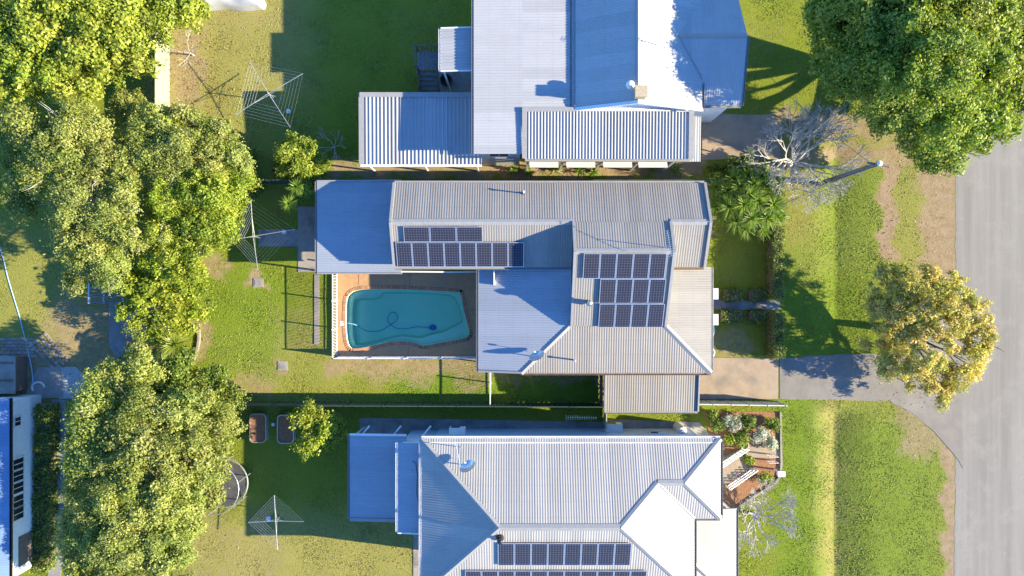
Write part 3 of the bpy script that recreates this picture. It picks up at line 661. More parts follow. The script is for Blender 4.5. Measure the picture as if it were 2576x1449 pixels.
# ---- house at the far left
L = thing('neighbour_house', 'house with white weatherboard side wall above a clipped hedge, roof coloured as blue tree shade', 'house', (-35, -13, 0))
lxw = -31.8; lyn, lys = W(0,992,0).y, W(0,1412,0).y
MB().box(lxw-6,lxw-.03,lys,lyn,0,3.1).build('wall', M['white'], L)
wb = rawmesh('weatherboard', MB().add([(0,lys,0),(0.028,lys,0),(0.006,lys,.19),(0,lys,.19),(0,lyn,0),(0.028,lyn,0),(0.006,lyn,.19),(0,lyn,.19)],[(0,1,2,3),(7,6,5,4),(1,5,6,2),(0,4,5,1),(2,6,7,3),(3,7,4,0)]), M['white'])
for i in range(17):
    b = bpy.data.objects.new('weatherboard', wb); COL.objects.link(b); b.parent = L; b.location = Vector((lxw-.03,0,.05+i*.18))-wloc(L)
for yy, ww in ((1165,.9),(1195,.9),(1225,.9),(1258,1.0),(1290,1.0)):
    p = W(0,yy,2.1); window(L, (lxw+.0, p.y, 2.25), ww*.8, 1.0, 'y', 1)
p = W(0,1060,2.3); window(L, (lxw, p.y, 2.3), .6, .6, 'y', 1)
p = W(0,1375,1.4); MB().box(lxw+.0,lxw+.05,p.y-1.0,p.y+.9,0,2.2).build('door', M['wood'], L)
LRo = roof_root(L); le = -31.68
roof_plane(LRo, [(le,lyn+.25,3.15),(le-7,lyn+.25,4.9),(le-7,-24,4.9),(le,-24,3.15)], M['roof_b'])
gutter(LRo,(le+.07,lyn+.25,3.1),(le+.07,-24,3.1),M['darkmetal'])

# ------------------------------------------------------------ solar panels
def solar_mesh(w, h):
    me = bpy.data.meshes.new('cells'); t = .02
    me.from_pydata([(-w/2,-h/2,0),(w/2,-h/2,0),(w/2,h/2,0),(-w/2,h/2,0)], [], [(0,1,2,3)]); me.materials.append(M['solar'])
    uv = me.uv_layers.new(name='UVMap'); 
    for i, c in enumerate(((0,0),(1,0),(1,1),(0,1))): uv.data[i].uv = c
    mb = MB(); f = .038
    for x0,x1,y0,y1 in ((-w/2,w/2,-h/2,-h/2+f),(-w/2,w/2,h/2-f,h/2),(-w/2,-w/2+f,-h/2+f,h/2-f),(w/2-f,w/2,-h/2+f,h/2-f)): mb.box(x0,x1,y0,y1,-.035,.006)
    mb.box(-w/2+.03,w/2-.03,-h/2+.03,h/2-.03,-.034,-.004)
    return me, rawmesh('frame', mb, M['steel'])
ORD = ['first','second','third','fourth','fifth','sixth','seventh','eighth','ninth','tenth','eleventh']
def solar_row(start, count, w, h, slope, dx, rowdesc, group, land=False):
    cm, fm = solar_mesh(*( (w,h) ))
    for i in range(count):
        loc = Vector(start)+Vector((dx*i,0,0))
        o = thing('solar_panel', '%s solar panel from left, %s' % (ORD[i], rowdesc), 'solar panel', loc, group)
        o.rotation_euler = (slope, 0, 0)
        for nm, me in (('frame', fm), ('cells', cm)):
            c = bpy.data.objects.new(nm, me); COL.objects.link(c); c.parent = o
            if nm == 'cells': c.location = (0,0,.002)
    rl = None
sl5 = math.atan(0.5)
def on_south(y): return z1-0.5*(Y1-y)
# two rows on the wing above the pool, raised on tilted legs a little
def ypx(dy, zf):     # solve Y on a plane for a photo row
    z = 5.0
    for _ in range(20): y = (CY-dy)*S(z); z = zf(y)
    return y
lift = .17
ya = ypx(641, lambda y: on_south(y)+lift); za = on_south(ya)+lift
pw = 40.2*S(za); xa = (997+20-CX)*S(za)
solar_row((xa,ya,za), 8, pw-.02, 1.62, sl5, pw, 'row of eight above the pool', 'row of eight solar panels above the pool')
yb = ypx(589.5, lambda y: on_south(y)+lift); zb = on_south(yb)+lift
pwb = 66.6*S(zb); xb = (1015+33-CX)*S(zb)
def solar_row_land(start, count, w, h, slope, dx, rowdesc, group):
    me0, fm = solar_mesh(w, h)
    for i, c in enumerate(((0,0),(0,1),(1,1),(1,0))): me0.uv_layers[0].data[i].uv = c
    for i in range(count):
        loc = Vector(start)+Vector((dx*i,0,0))
        o = thing('solar_panel', '%s solar panel from left, %s' % (ORD[i], rowdesc), 'solar panel', loc, group); o.rotation_euler = (slope,0,0)
        for nm, me in (('frame', fm), ('cells', me0)):
            c = bpy.data.objects.new(nm, me); COL.objects.link(c); c.parent = o
            if nm == 'cells': c.location = (0,0,.002)
solar_row_land((xb,yb,zb), 3, pwb-.03, .97, sl5, pwb, 'short row of three wide ones under the ridge', 'row of three wide solar panels')
def on_core(y): return z2-0.5*(Y2-y)
for k, (dy, dx0, cnt, nm) in enumerate(((669.5,1467,5,'top row of five on the main roof'),(733,1508,4,'middle row of four on the main roof'),(794.5,1506,4,'bottom row of four on the main roof'))):
    y = ypx(dy, lambda y: on_core(y)+lift); z = on_core(y)+lift; w = 41.6*S(z) if k == 0 else (41.2 if k == 1 else 40.9)*S(z)
    solar_row(((dx0+20.8-CX)*S(z), y, z), cnt, w-.02, 1.62, sl5, w, nm, 'three rows of solar panels on the main roof')
qs = math.atan(qp)
def on_q(y): return qzz(A)-qp*(yr-y)
for dy, dx0, cnt, nm, pwd in ((1395,1252,8,'row of eight on the hip roofed house',41.9),(1463,1170,11,'cut off lowest row of solar panels',41.4)):
    y = ypx(dy, lambda y: on_q(y)+.12); z = on_q(y)+.12; w = pwd*S(z)
    solar_row(((dx0+21-CX)*S(z), y, z), cnt, w-.02, 1.62, qs, w, nm, 'solar panels on the hip roofed house')

# ------------------------------------------------------------ pool
u2 = lambda u, v, z=DZ: W(771.4+u*.2037, 657.4+v*.2037, z)
def catmull(pts, n=6):
    out = []; m = len(pts)
    for i in range(m):
        p0,p1,p2,p3 = pts[i-1],pts[i],pts[(i+1)%m],pts[(i+2)%m]
        for k in range(n):
            t = k/n; out.append(0.5*((2*p1)+(p2-p0)*t+(2*p0-5*p1+4*p2-p3)*t*t+(3*p1-p0-3*p2+p3)*t**3))
    return out
RIM = [(485,640),(492,480),(535,400),(630,355),(800,343),(1200,346),(1600,365),(1850,380),(1905,415),(1940,600),(1985,780),(2006,880),(1985,930),(1915,955),(1620,1010),(1450,1038),(1350,1012),(1240,988),(1100,985),(900,1020),(700,1068),(590,1078),(532,1058),(497,960),(485,800)]
rim = catmull([u2(*p) for p in RIM], 5)
INN = [(566,640),(580,505),(625,465),(860,447),(930,392),(1010,378),(1400,383),(1680,402),(1800,425),(1860,500),(1905,620),(1930,735),(1860,790),(1700,872),(1560,905),(1400,950),(1290,940),(1180,930),(1060,950),(900,995),(700,1035),(610,1035),(590,1000),(572,900),(566,780)]
inn = catmull([u2(*p, 0) for p in INN], 5)
def offset(poly, d):
    n = len(poly); out = []
    for i in range(n):
        t = (poly[(i+1)%n]-poly[i-1]).normalized(); out.append(poly[i]+Vector((t.y,-t.x,0))*d)
    return out
sgn = 1 if sum(rim[i].x*rim[(i+1)%len(rim)].y-rim[(i+1)%len(rim)].x*rim[i].y for i in range(len(rim))) > 0 else -1
outer = offset(rim, sgn*.235)
# deck slab with the pool hole
dko = [Vector((dk0.x,dk1.y,0)),Vector((dk1.x,dk1.y,0)),Vector((dk1.x,dk0.y,0)),Vector((dk0.x,dk0.y,0))]
allp = dko+[Vector((p.x,p.y,0)) for p in outer]
tris = tessellate_polygon([dko, [Vector((p.x,p.y,0)) for p in outer]])
mb = MB(); mb.add([(p.x,p.y,DZ) for p in allp], [t if (allp[t[1]]-allp[t[0]]).cross(allp[t[2]]-allp[t[0]]).z > 0 else t[::-1] for t in tris])
for i in range(4):
    a, b = dko[i], dko[(i+1)%4]; mb.add([(a.x,a.y,-.2),(b.x,b.y,-.2),(b.x,b.y,DZ),(a.x,a.y,DZ)], [(0,1,2,3)])
structure(mb.build('pool_deck', M['deck'])); excl(*dko)
jm = MB(); 
for a, b in (((1270,165),(1270,300)),((1255,1060),(1250,1165)),((1985,595),(2105,597)),((690,1075),(690,1100)),((640,165),(640,290))):
    pa, pb = u2(*a), u2(*b); jm.bar(pa+Vector((0,0,.003)), pb+Vector((0,0,.003)), .02, .004)
structure(jm.build('deck_joint', M['dark']))
PL = thing('swimming_pool', 'curved teal swimming pool edged with a brick coping', 'swimming pool', (sum(p.x for p in rim)/len(rim), sum(p.y for p in rim)/len(rim), 0))
M['gel'] = mat('pool_gelcoat', (0.66,0.88,0.60), (0.62,0.84,0.57), 1.5, 0.5)
def ringfaces(mb, A_, za, B_, zb, flip=False):
    n = len(A_); base = len(mb.v); mb.v += [(p.x,p.y,za) for p in A_]+[(p.x,p.y,zb) for p in B_]
    for i in range(n):
        j = (i+1)%n; f = (base+i,base+j,base+n+j,base+n+i); mb.f.append(f[::-1] if flip else f)
zb_, zf_, zw = DZ-.36, DZ-.8, DZ-.12
mb = MB(); rim_in = offset(rim, -sgn*.06)
ringfaces(mb, rim, DZ+.012, rim_in, zb_)
r3 = [Vector((p.x,p.y,0)) for p in rim_in]; i3 = [Vector((p.x,p.y,0)) for p in inn]; al = r3+i3
for t in tessellate_polygon([r3, i3]): 
    q = t if (al[t[1]]-al[t[0]]).cross(al[t[2]]-al[t[0]]).z > 0 else t[::-1]
    mb.add([(al[k].x,al[k].y,zb_) for k in q], [(0,1,2)])
inn2 = offset(inn, (-1 if sum(inn[i].x*inn[(i+1)%len(inn)].y-inn[(i+1)%len(inn)].x*inn[i].y for i in range(len(inn))) > 0 else 1)*.12)
ringfaces(mb, inn, zb_, inn2, zf_)
f3 = [Vector((p.x,p.y,0)) for p in inn2]
for t in tessellate_polygon([f3]):
    q = t if (f3[t[1]]-f3[t[0]]).cross(f3[t[2]]-f3[t[0]]).z > 0 else t[::-1]
    mb.add([(f3[k].x,f3[k].y,zf_) for k in q], [(0,1,2)])
mb.build('pool_shell', M['gel'], PL)
# a submerged corner step
MB().prism([u2(1690,880,0),u2(1850,850,0),u2(1900,800,0),u2(1925,740,0),u2(1850,800,0),u2(1720,855,0)][0:6], zf_-.05, zb_-.2).build('step', M['gel'], PL)
# water body
m, n_, l_, b_ = newmat('pool_water')
tr_ = n_.new('ShaderNodeBsdfTransparent'); tr_.inputs[0].default_value = (0.9,0.97,0.97,1); gl_ = n_.new('ShaderNodeBsdfGlossy'); gl_.inputs['Roughness'].default_value = 0.03
fr_ = n_.new('ShaderNodeFresnel'); fr_.inputs[0].default_value = 1.33; mx_ = n_.new('ShaderNodeMixShader')
bp_ = n_.new('ShaderNodeBump'); bp_.inputs['Strength'].default_value = 0.14; l_.new(noise(n_, l_, 3.0, 3), bp_.inputs['Height']); l_.new(bp_.outputs[0], gl_.inputs['Normal'])
l_.new(fr_.outputs[0], mx_.inputs[0]); l_.new(tr_.outputs[0], mx_.inputs[1]); l_.new(gl_.outputs[0], mx_.inputs[2])
va = n_.new('ShaderNodeVolumeAbsorption'); va.inputs[0].default_value = (0.02,0.84,0.66,1); va.inputs[1].default_value = 0.3
l_.new(mx_.outputs[0], n_['Material Output'].inputs[0]); l_.new(va.outputs[0], n_['Material Output'].inputs[1]); M['water'] = m
wr = [Vector((p.x,p.y,0)) for p in offset(rim, sgn*.03)]; mb = MB(); nn = len(wr)
mb.v = [(p.x,p.y,zw) for p in wr]+[(p.x,p.y,zf_-.1) for p in wr]
for t in tessellate_polygon([wr]):
    q = t if (wr[t[1]]-wr[t[0]]).cross(wr[t[2]]-wr[t[0]]).z > 0 else t[::-1]
    mb.f.append(tuple(q)); mb.f.append(tuple(nn+k for k in q[::-1]))
for i in range(nn):
    j = (i+1)%nn; mb.f.append((i,nn+i,nn+j,j) if sgn < 0 else (i,j,nn+j,nn+i)[::-1])
w_ = mb.build('water', M['water'], PL)
# coping bricks laid radially round the rim
bk = rawmesh('brick', MB().box(-.048,.048,0,.225,-.06,.02), M['brick'])
per = [0]
for i in range(len(rim)): per.append(per[-1]+(rim[(i+1)%len(rim)]-rim[i]).length)
nb_ = int(per[-1]/.108); k = 0
for i in range(nb_):
    d = per[-1]*i/nb_
    while per[k+1] < d: k += 1
    a, b = rim[k], rim[(k+1)%len(rim)]; t = (d-per[k])/(per[k+1]-per[k]); p = a.lerp(b, t); tg = (b-a).normalized()
    nrm_ = Vector((tg.y,-tg.x,0))*sgn
    inst('brick', bk, PL, (p.x,p.y,DZ+random.uniform(-.002,.004)), math.atan2(nrm_.y,nrm_.x)-math.pi/2)
# cleaner, hose, skimmer lid
hz = zw-.06
HP = [(510,762),(600,780),(660,815),(720,850),(800,866),(900,858),(970,825),(1040,780),(1100,740),(1125,690),(1100,640),(1070,628),(1030,645),(1002,700),(1010,750),(1060,800),(1140,832),(1240,830),(1360,808),(1450,815),(1530,822)]
hp = []
for i, p in enumerate(HP): hp.append(u2(*p, hz-.015*i if i < 18 else hz-.4))
hp[0].z = zw+.03; hp[1].z = zw+.01
def cm_open(pts, n=5):
    out = []; m = len(pts)
    for i in range(m-1):
        p0,p1,p2,p3 = pts[max(i-1,0)],pts[i],pts[i+1],pts[min(i+2,m-1)]
        for k in range(n):
            t = k/n; out.append(0.5*((2*p1)+(p2-p0)*t+(2*p0-5*p1+4*p2-p3)*t*t+(3*p1-p0-3*p2+p3)*t**3))
    return out+[pts[-1]]
HC = thing('pool_cleaner', 'blue pool cleaner on the pool floor trailing a looped hose', 'pool cleaner', u2(1560,815,zf_))
full = cm_open(hp); MB().tube(full[:16], .032, 6).build('float_hose', M['lightblue'], HC, True); MB().tube(full[15:], .026, 6).build('hose', M['bluehose'], HC, True)
c = u2(1562,815,zf_+.02); mb = MB().lathe(c, [(.16,0),(.2,.06),(.17,.16),(.08,.24)], 14); mb.box(c.x-.24,c.x-.12,c.y-.12,c.y+.12,c.z,c.z+.12); mb.box(c.x+.1,c.x+.22,c.y-.14,c.y+.1,c.z+.02,c.z+.14); mb.build('body', M['bluehose'], HC)
c = u2(437,765); o = MB().prism([(c.x-.14,c.y-.15),(c.x+.14,c.y-.15),(c.x+.14,c.y+.15),(c.x-.14,c.y+.15)], DZ, DZ+.02).build('skimmer_lid', M['white'], off=c); tag(o,'square white skimmer lid in the paving at the pool end','lid')
# retaining face and strip in front of the deck
# pool fence
PF = thing('pool_fence', 'white tubular pool fence with vertical bars round two sides of the deck', 'fence', W(842,800))
fb = rawmesh('baluster', MB().box(-.012,.012,-.012,.012,.06,1.22), M['white'])
def fence_run(p0, p1, nposts):
    p0 = Vector(p0); p1 = Vector(p1); L_ = (p1-p0).length; d = (p1-p0)/L_
    for zz in (.08,1.2): MB().bar(p0+Vector((0,0,zz)), p1+Vector((0,0,zz)), .05, .04).build('rail', M['white'], PF)
    n = int(L_/.1)
    for i in range(1, n): q = p0+d*(L_*i/n); inst('baluster', fb, PF, q)
    for i in range(nposts+1):
        q = p0+d*(L_*i/nposts); MB().box(q.x-.035,q.x+.035,q.y-.035,q.y+.035,q.z-.1,q.z+1.32).build('post', M['white'], PF)
fx = dk0.x+.06; fy = dk1.y+.05
fence_run((fx,fy,DZ),(fx,dk0.y-.05,DZ),3); fence_run((fx,fy,DZ),(dk1.x-.1,fy,DZ),4)
o = MB().tube([W(1013,683,2.5),W(1130,684,2.5),W(1200,683,2.5)], .055, 8).build('white_pipe', M['white'], off=W(1013,683,2.5)); tag(o,'long white pipe running under the eave beside the pool','pipe')

# ------------------------------------------------------------ fences
def panel_fence(name, label, p0, p1, h, m, pw=2.38, sag=0.0, mt=None):
    p0 = Vector(p0); p1 = Vector(p1); L_ = (p1-p0).length; d = (p1-p0)/L_; nn_ = Vector((-d.y,d.x,0))
    F = thing(name, label, 'fence', (p0+p1)/2); n = max(1, round(L_/pw)); w = L_/n
    mb = MB(); k = int(w/.09)
    for i in range(k+1):
        t = i*w/k; off_ = .018 if (i//2) % 2 else -.018
        for z in (.03, h): mb.v.append((t, off_, z))
    mb.f = [(2*i,2*i+2,2*i+3,2*i+1) for i in range(k)]
    me = rawmesh('panel', mb, m); rl_ = rawmesh('rail', MB().box(0,w,-.03,.03,h-.02,h+.03), m); ps = rawmesh('post', MB().box(-.04,.04,-.04,.04,0,h+.06), m)
    a = math.atan2(d.y,d.x)
    for i in range(n):
        q = p0+d*(w*i); inst('panel', me, F, q, a); inst('rail', rl_, F, q, a); inst('post', ps, F, q, a)
    inst('post', ps, F, p1, a); return F
ySf = -7.75; yNf = W(0,463,0).y
panel_fence('boundary_fence', 'dark green steel fence between the pool yard and the hip roofed house', (W(430,0).x, ySf+.12, 0), (W(1520,0).x, ySf, 0), 1.75, M['green_fence'])
panel_fence('boundary_fence', 'dark green steel fence behind the dracaenas and the patio roof', (W(430,0).x, yNf, 0), (W(1830,0).x, yNf, 0), 1.7, M['green_fence'])
panel_fence('boundary_fence', 'pale green sunlit steel fence along the back of the upper yard', (W(427,0).x, W(0,350).y, 0), (W(427,0).x, W(0,20).y, 0), 1.85, M['pale_fence'])
panel_fence('boundary_fence', 'pale green steel fence hidden under the trees behind the pool yard', (W(427,0).x, ySf, 0), (W(427,0).x, yNf-.1, 0), 1.7, M['pale_fence'])
WF = panel_fence('panel_fence', 'cream flat topped fence panels beside the concrete driveway', (KX1+.2, ySf+.15, 0), (W(1955,0).x, ySf+.05, 0), 1.55, M['offwhite'], 1.3)
SG = thing('side_gate', 'thin white framed side gate between the house and the green fence', 'gate', W(1232,970))
gx = W(1233,0,1.5).x
MB().box(gx-.03,gx+.03,ySf+.1,-5.1,1.42,1.48).build('top_rail', M['white'], SG); MB().box(gx-.02,gx+.02,ySf+.1,-5.1,.1,.15).build('bottom_rail', M['white'], SG)
gb = rawmesh('bar', MB().box(-.008,.008,-.008,.008,.12,1.44), M['white'])
for i in range(24): inst('bar', gb, SG, (gx, ySf+.15+i*.108, 0))
for y in (ySf+.1,-6.4,-5.1): MB().box(gx-.04,gx+.04,y-.04,y+.04,0,1.55).build('post', M['white'], SG)
GF = panel_fence('side_fence', 'brown timber side fence beside the carport slab', (W(1508,0).x, ySf+.1, 0), (W(1508,0).x, -5.4, 0), 1.5, M['wood'], 1.2)
SF2 = panel_fence('side_fence', 'pale green side fence beside the hip roofed house', (W(1518,0).x, ySf-.15, 0), (W(1518,0).x, -9.2, 0), 1.5, M['pale_fence'], 1.4)

# ------------------------------------------------------------ clothes hoists
def hoist(c, tips, label, zt=2.0, nl=6):
    c0 = W(c[0], c[1], zt); base = Vector((c0.x, c0.y, 0))
    T = thing('clothes_hoist', label, 'clothes line', base, 'rotary clothes hoists in the yards')
    MB().tube([base, c0+Vector((0,0,.12))], .03, 8).build('post', M['steel'], T)
    MB().bar(c0+Vector((.02,0,-.35)), c0+Vector((.34,-.1,-.35)), .04, .05).build('crank', M['steel'], T)
    tp = [W(t[0], t[1], zt+.12) for t in tips]
    for t in tp:
        MB().tube([c0+Vector((0,0,-.02)), t], .022, 6).build('arm', M['steel'], T)
        MB().tube([c0+Vector((0,0,-.3)), c0.lerp(t,.55)+Vector((0,0,0))], .014, 5).build('brace', M['steel'], T)
    for k in range(nl):
        f = 1-.98*k/(nl+1.5)*.85
        q = [c0.lerp(t, f) for t in tp]
        mb = MB()
        for i in range(4): mb.tube([q[i], q[i].lerp(q[(i+1)%4], .5)-Vector((0,0,.05)), q[(i+1)%4]], .0045, 3, False)
        mb.build('line', M['steel'], T)
    return T
hoist((675,235), ((628,156),(762,185),(730,320),(595,287)), 'rotary clothes hoist with long galvanised arms nearest the pale green fence')
hoist((636,594), ((631,503),(742,577),(649,680),(583,604)), 'rotary clothes hoist behind the patio roof, half in shade')
hoist((693,1311), ((690,1246),(764,1312),(698,1384),(625,1314)), 'rotary clothes hoist with square lines on the lowest lawn', 1.9, 6)
def disc(c, label, z=0.0, r=.15):
    p = W(c[0], c[1], z); o = MB().lathe(p, [(r*.75,0),(r,.24),(r*1.05,.25),(r*.9,.25),(r*.5,.27)], 16).build('peg_bucket', M['bucket'], off=p, smooth=False); tag(o, label, 'bucket')
disc((717,584), 'pale blue round bucket on the path under the middle clothes hoist', .04)
disc((728,282), 'white round bucket under the upper clothes hoist', 0)
disc((678,1302), 'white round bucket under the lowest clothes hoist', 0)
disc((690,1066), 'white round bucket between the two raised garden beds', 0, .11)

# ------------------------------------------------------------ roof fittings
def dish(px, py, z, label, facing, r=.42):
    p = W(px, py, z); T = thing('satellite_dish', label, 'satellite dish', p)
    q = Vector(facing).to_track_quat('Z','Y').to_matrix(); mb = MB(); n = 20; rings = 5
    for i in range(rings+1):
        rr = r*i/rings
        for k in range(n):
            a = 2*math.pi*k/n; v = q @ Vector((rr*math.cos(a), rr*.9*math.sin(a), .35*rr*rr/r)); mb.v.append(tuple(p+v+Vector((0,0,.45))))
    for i in range(rings):
        for k in range(n): a = i*n+k; b = i*n+(k+1)%n; mb.f.append((a,b,b+n,a+n))
    d = mb.build('reflector', M['steel'], T, True)
    MB().tube([p-Vector((0,0,.2)), p+Vector((0,0,.3)), p+Vector((0,0,.45))], .03, 6).build('mast', M['steel'], T)
    f = q @ Vector((0,0,.5)); e = q @ Vector((0,-r*.9,.1)); MB().tube([p+Vector((0,0,.45))+e, p+Vector((0,0,.45))+f], .015, 5).build('feed_arm', M['steel'], T)
    c_ = p+Vector((0,0,.45))+f; MB().box(c_.x-.06,c_.x+.06,c_.y-.05,c_.y+.05,c_.z-.05,c_.z+.05).build('feed_horn', M['acwhite'], T)
dish(1352, 898, 3.98, 'satellite dish on the hip end of the roof by the blue shadow', (-.35,.75,.5), .5)
dish(1180, 1172, 5.95, 'satellite dish on the corner of the lower hip roofed house', (-.35,.75,.5), .5)
def yagi(px, py, z, label, dirv, n=11, length=1.6, mast=1.5, el=.5):
    p = W(px, py, z); T = thing('tv_antenna', label, 'antenna', p); top = p+Vector((0,0,mast))
    MB().tube([p-Vector((0,0,.1)), top], .02, 6).build('mast', M['steel'], T); d = Vector(dirv).normalized(); a = Vector((-d.y,d.x,0))
    MB().tube([top-d*length*.4, top+d*length*.6], .014, 5).build('boom', M['steel'], T)
    for i in range(n):
        q = top+d*(length*(i/(n-1)-.4)); w = el*(1-.45*i/n); MB().tube([q-a*w/2, q+a*w/2], .009, 4).build('element', M['steel'], T)
    return T
yagi(1672, 622, 6.6, 'white slanted tv antenna at the end of the main ridge', (-.25,.95,.35), 12, 1.5, 1.3, .35)
yagi(1160, 1125, 5.5, 'tall white tv antenna at the corner of the hip roofed house', (-.2,1,.1), 10, 1.5, 2.2, .6)
yagi(1650, 115, 6.7, 'small tv antenna standing on the chimney house roof', (-.9,.3,.1), 7, .8, 1.0, .5)
yagi(1452, 1047, 2.2, 'white tv antenna mounted low on the wall of the hip roofed house', (1,0,.05), 14, 1.9, .5, .35)
def pipe(px, py, z, h, label, r=.045, m='white'):
    p = W(px, py, z); T = thing('vent_pipe', label, 'vent pipe', p); MB().tube([p-Vector((0,0,.2)), p+Vector((0,0,h))], r, 10).build('pipe', M[m], T)
    MB().lathe(p+Vector((0,0,h)), [(r*1.5,-.05),(r*1.5,.02),(r*.6,.06)], 10).build('cowl', M[m], T); MB().lathe(p-Vector((0,0,.02)), [(r*2.4,-.1),(r*1.6,.05)], 10).build('boot', M['dark'], T)
pipe(1317, 486, 4.85, .65, 'white vent pipe on the long north roof slope')
pipe(1443, 905, 3.93, .7, 'grey vent pipe on the south roof slope near the satellite dish', .05, 'steel')
pipe(1258, 1355, 7.05, .5, 'dark vent pipe with cowl beside the hip ridge and solar panels', .1, 'darkmetal')
p = W(1482,762,5.45); T = thing('roof_ventilator', 'round turbine ventilator beside the main roof solar panels', 'ventilator', p)
MB().lathe(p-Vector((0,0,.25)), [(.17,0),(.15,.5)], 14).build('neck', M['dark'], T)
tb = MB()
for k in range(18):
    a = 2*math.pi*k/18; b = a+.35; tb.add([(p.x+.14*math.cos(a),p.y+.14*math.sin(a),p.z+.25),(p.x+.21*math.cos(b),p.y+.21*math.sin(b),p.z+.36),(p.x+.2*math.cos(b+.2),p.y+.2*math.sin(b+.2),p.z+.42),(p.x+.08*math.cos(a+.5),p.y+.08*math.sin(a+.5),p.z+.53)],[(0,1,2,3)])
tb.lathe((p.x,p.y,p.z+.25), [(.12,0),(.16,.12),(.12,.24),(.04,.3)], 14); tb.build('turbine', M['steel'], T)
p = W(1243,697,3.6); o = MB().box(p.x-.03,p.x+.05,p.y-.5,p.y+.5,3.5,3.84).build('flashing_upstand', M['white'], off=p); tag(o, 'upright white metal upstand on the low west roof casting a blue shadow', 'flashing')

# wall mounted units
def ac(px, py, z, label, w=.85, d=.32, h=.6, face='y'):
    p = W(px, py, z); T = thing('air_conditioner', label, 'air conditioner', p); a, b = (w/2, d/2) if face == 'y' else (d/2, w/2)
    bm = MB().box(p.x-a,p.x+a,p.y-b,p.y+b,p.z,p.z+h); bm.build('casing', M['acwhite'], T)
    s = 1 if face == 'y' else 1
    g = MB(); fo = (0, d/2+.006) if face == 'y' else (d/2+.006, 0)
    for k in range(5):
        zz = p.z+h*.15+k*h*.16
        if face == 'y': g.box(p.x-w*.4,p.x+w*.15,p.y+d/2,p.y+d/2+.012,zz,zz+h*.06)
        else: g.box(p.x+d/2,p.x+d/2+.012,p.y-w*.4,p.y+w*.15,zz,zz+h*.06)
    g.build('fan_grille', M['darkmetal'], T); MB().box(p.x-a-.015,p.x+a+.015,p.y-b-.015,p.y+b+.015,p.z+h,p.z+h+.02).build('lid', M['acwhite'], T)
    MB().box(p.x-a,p.x+a,p.y-b,p.y+b,max(0,p.z-.08),p.z).build('bracket', M['darkmetal'], T)
ac(1541, 1071, .5, 'boxy outdoor air conditioner at the fence beside the lower house', 1.1, .5, .7)
ac(1648, 1092, 1.6, 'wall mounted air conditioner on the hip roofed house near the mulch bed')
ac(1152, 1080, 2.6, 'air conditioner high on the wall beside the tall antenna', 1.0, .4, .6)
ac(1793, 739, .5, 'white air conditioner by the front wall on the upper side of the path', .7, .36, .6, 'x')
ac(1793, 803, .5, 'white air conditioner by the front wall on the lower side of the path', .7, .36, .6, 'x')
p = W(1712,1080,1.0); T = thing('water_heater', 'round white water heater against the wall of the hip roofed house', 'water heater', W(1712,1080,0))
MB().lathe((p.x,p.y,0), [(.3,.05),(.3,1.5),(.26,1.62),(.08,1.66)], 18).build('tank', M['acwhite'], T, False); MB().lathe((p.x,p.y,1.66), [(.1,0),(.1,.06)], 12).build('cap', M['steel'], T)
pts = [W(1793,812,.3),W(1797,830,.3),W(1792,850,.3),W(1788,868,.3),W(1797,885,.3),W(1792,900,.3)]
o = MB().tube(cm_open(pts), .045, 6).build('drain_hose', M['acwhite'], off=pts[0], smooth=True); tag(o, 'curly pale drain hose lying along the front wall', 'hose')

# ------------------------------------------------------------ small yard things
def cover(px, py, label):
    p = W(px, py, .03); T = thing('inspection_cover', label, 'cover', p)
    MB().box(p.x-.32,p.x+.32,p.y-.3,p.y+.3,-.05,.05).build('frame', M['conc'], T); MB().box(p.x-.22,p.x+.22,p.y-.2,p.y+.2,.05,.07).build('lid', M['slab'], T)
cover(650, 711, 'square concrete inspection cover in bare earth near the clothes hoist'); cover(711, 920, 'square concrete inspection cover in the lawn below the pool fence')
def bed(c0, c1, label):
    a = W(*c0); b = W(*c1); T = thing('raised_bed', label, 'garden bed', ((a.x+b.x)/2,(a.y+b.y)/2,0)); x0,x1,y0,y1 = a.x,b.x,b.y,a.y; r = .3
    def rr(i): 
        out = []
        for cx_, cy_, s in ((x1-r,y1-r,0),(x0+r,y1-r,90),(x0+r,y0+r,180),(x1-r,y0+r,270)):
            for k in range(5): an = R(s+k*22.5); out.append((cx_+(r-i)*math.cos(an), cy_+(r-i)*math.sin(an)))
        return out
    mb = MB(); A_ = [Vector((*p,0)) for p in rr(0)]; B_ = [Vector((*p,0)) for p in rr(.05)]
    ringfaces(mb, A_, 0, A_, .5); ringfaces(mb, A_, .5, B_, .5); ringfaces(mb, B_, .5, B_, .3); mb.build('wall', M['steel'], T)
    MB().prism(rr(.06), .1, .42).build('soil', M['mulch'], T)
bed((634,1037),(676,1110),'raised oval metal garden bed on its own by the shaded lawn'); bed((703,1040),(745,1112),'raised oval metal garden bed under the small lime green tree')
# trampoline
p = W(562,1215,.8); T = thing('trampoline', 'round black trampoline with safety poles under the big tree', 'trampoline', (p.x,p.y,0))
MB().lathe((p.x,p.y,.8), [(1.5,0),(1.5,.015)], 32).build('mat', M['trampmat'], T)
mb = MB(); ring = [Vector((p.x+1.62*math.cos(2*math.pi*k/32),p.y+1.62*math.sin(2*math.pi*k/32),.82)) for k in range(33)]; mb.tube(ring, .05, 6, False).build('frame', M['steel'], T)
for k in range(6):
    a = 2*math.pi*k/6+.3; q = Vector((p.x+1.66*math.cos(a),p.y+1.66*math.sin(a),0)); MB().tube([q,q+Vector((0,0,.85)),q+Vector((.05*math.cos(a),.05*math.sin(a),2.3))], .03, 6).build('pole', M['steel'], T)
ring2 = [Vector((r_.x,r_.y,2.3)) for r_ in ring]; MB().tube(ring2, .025, 5, False).build('net_ring', M['steel'], T)
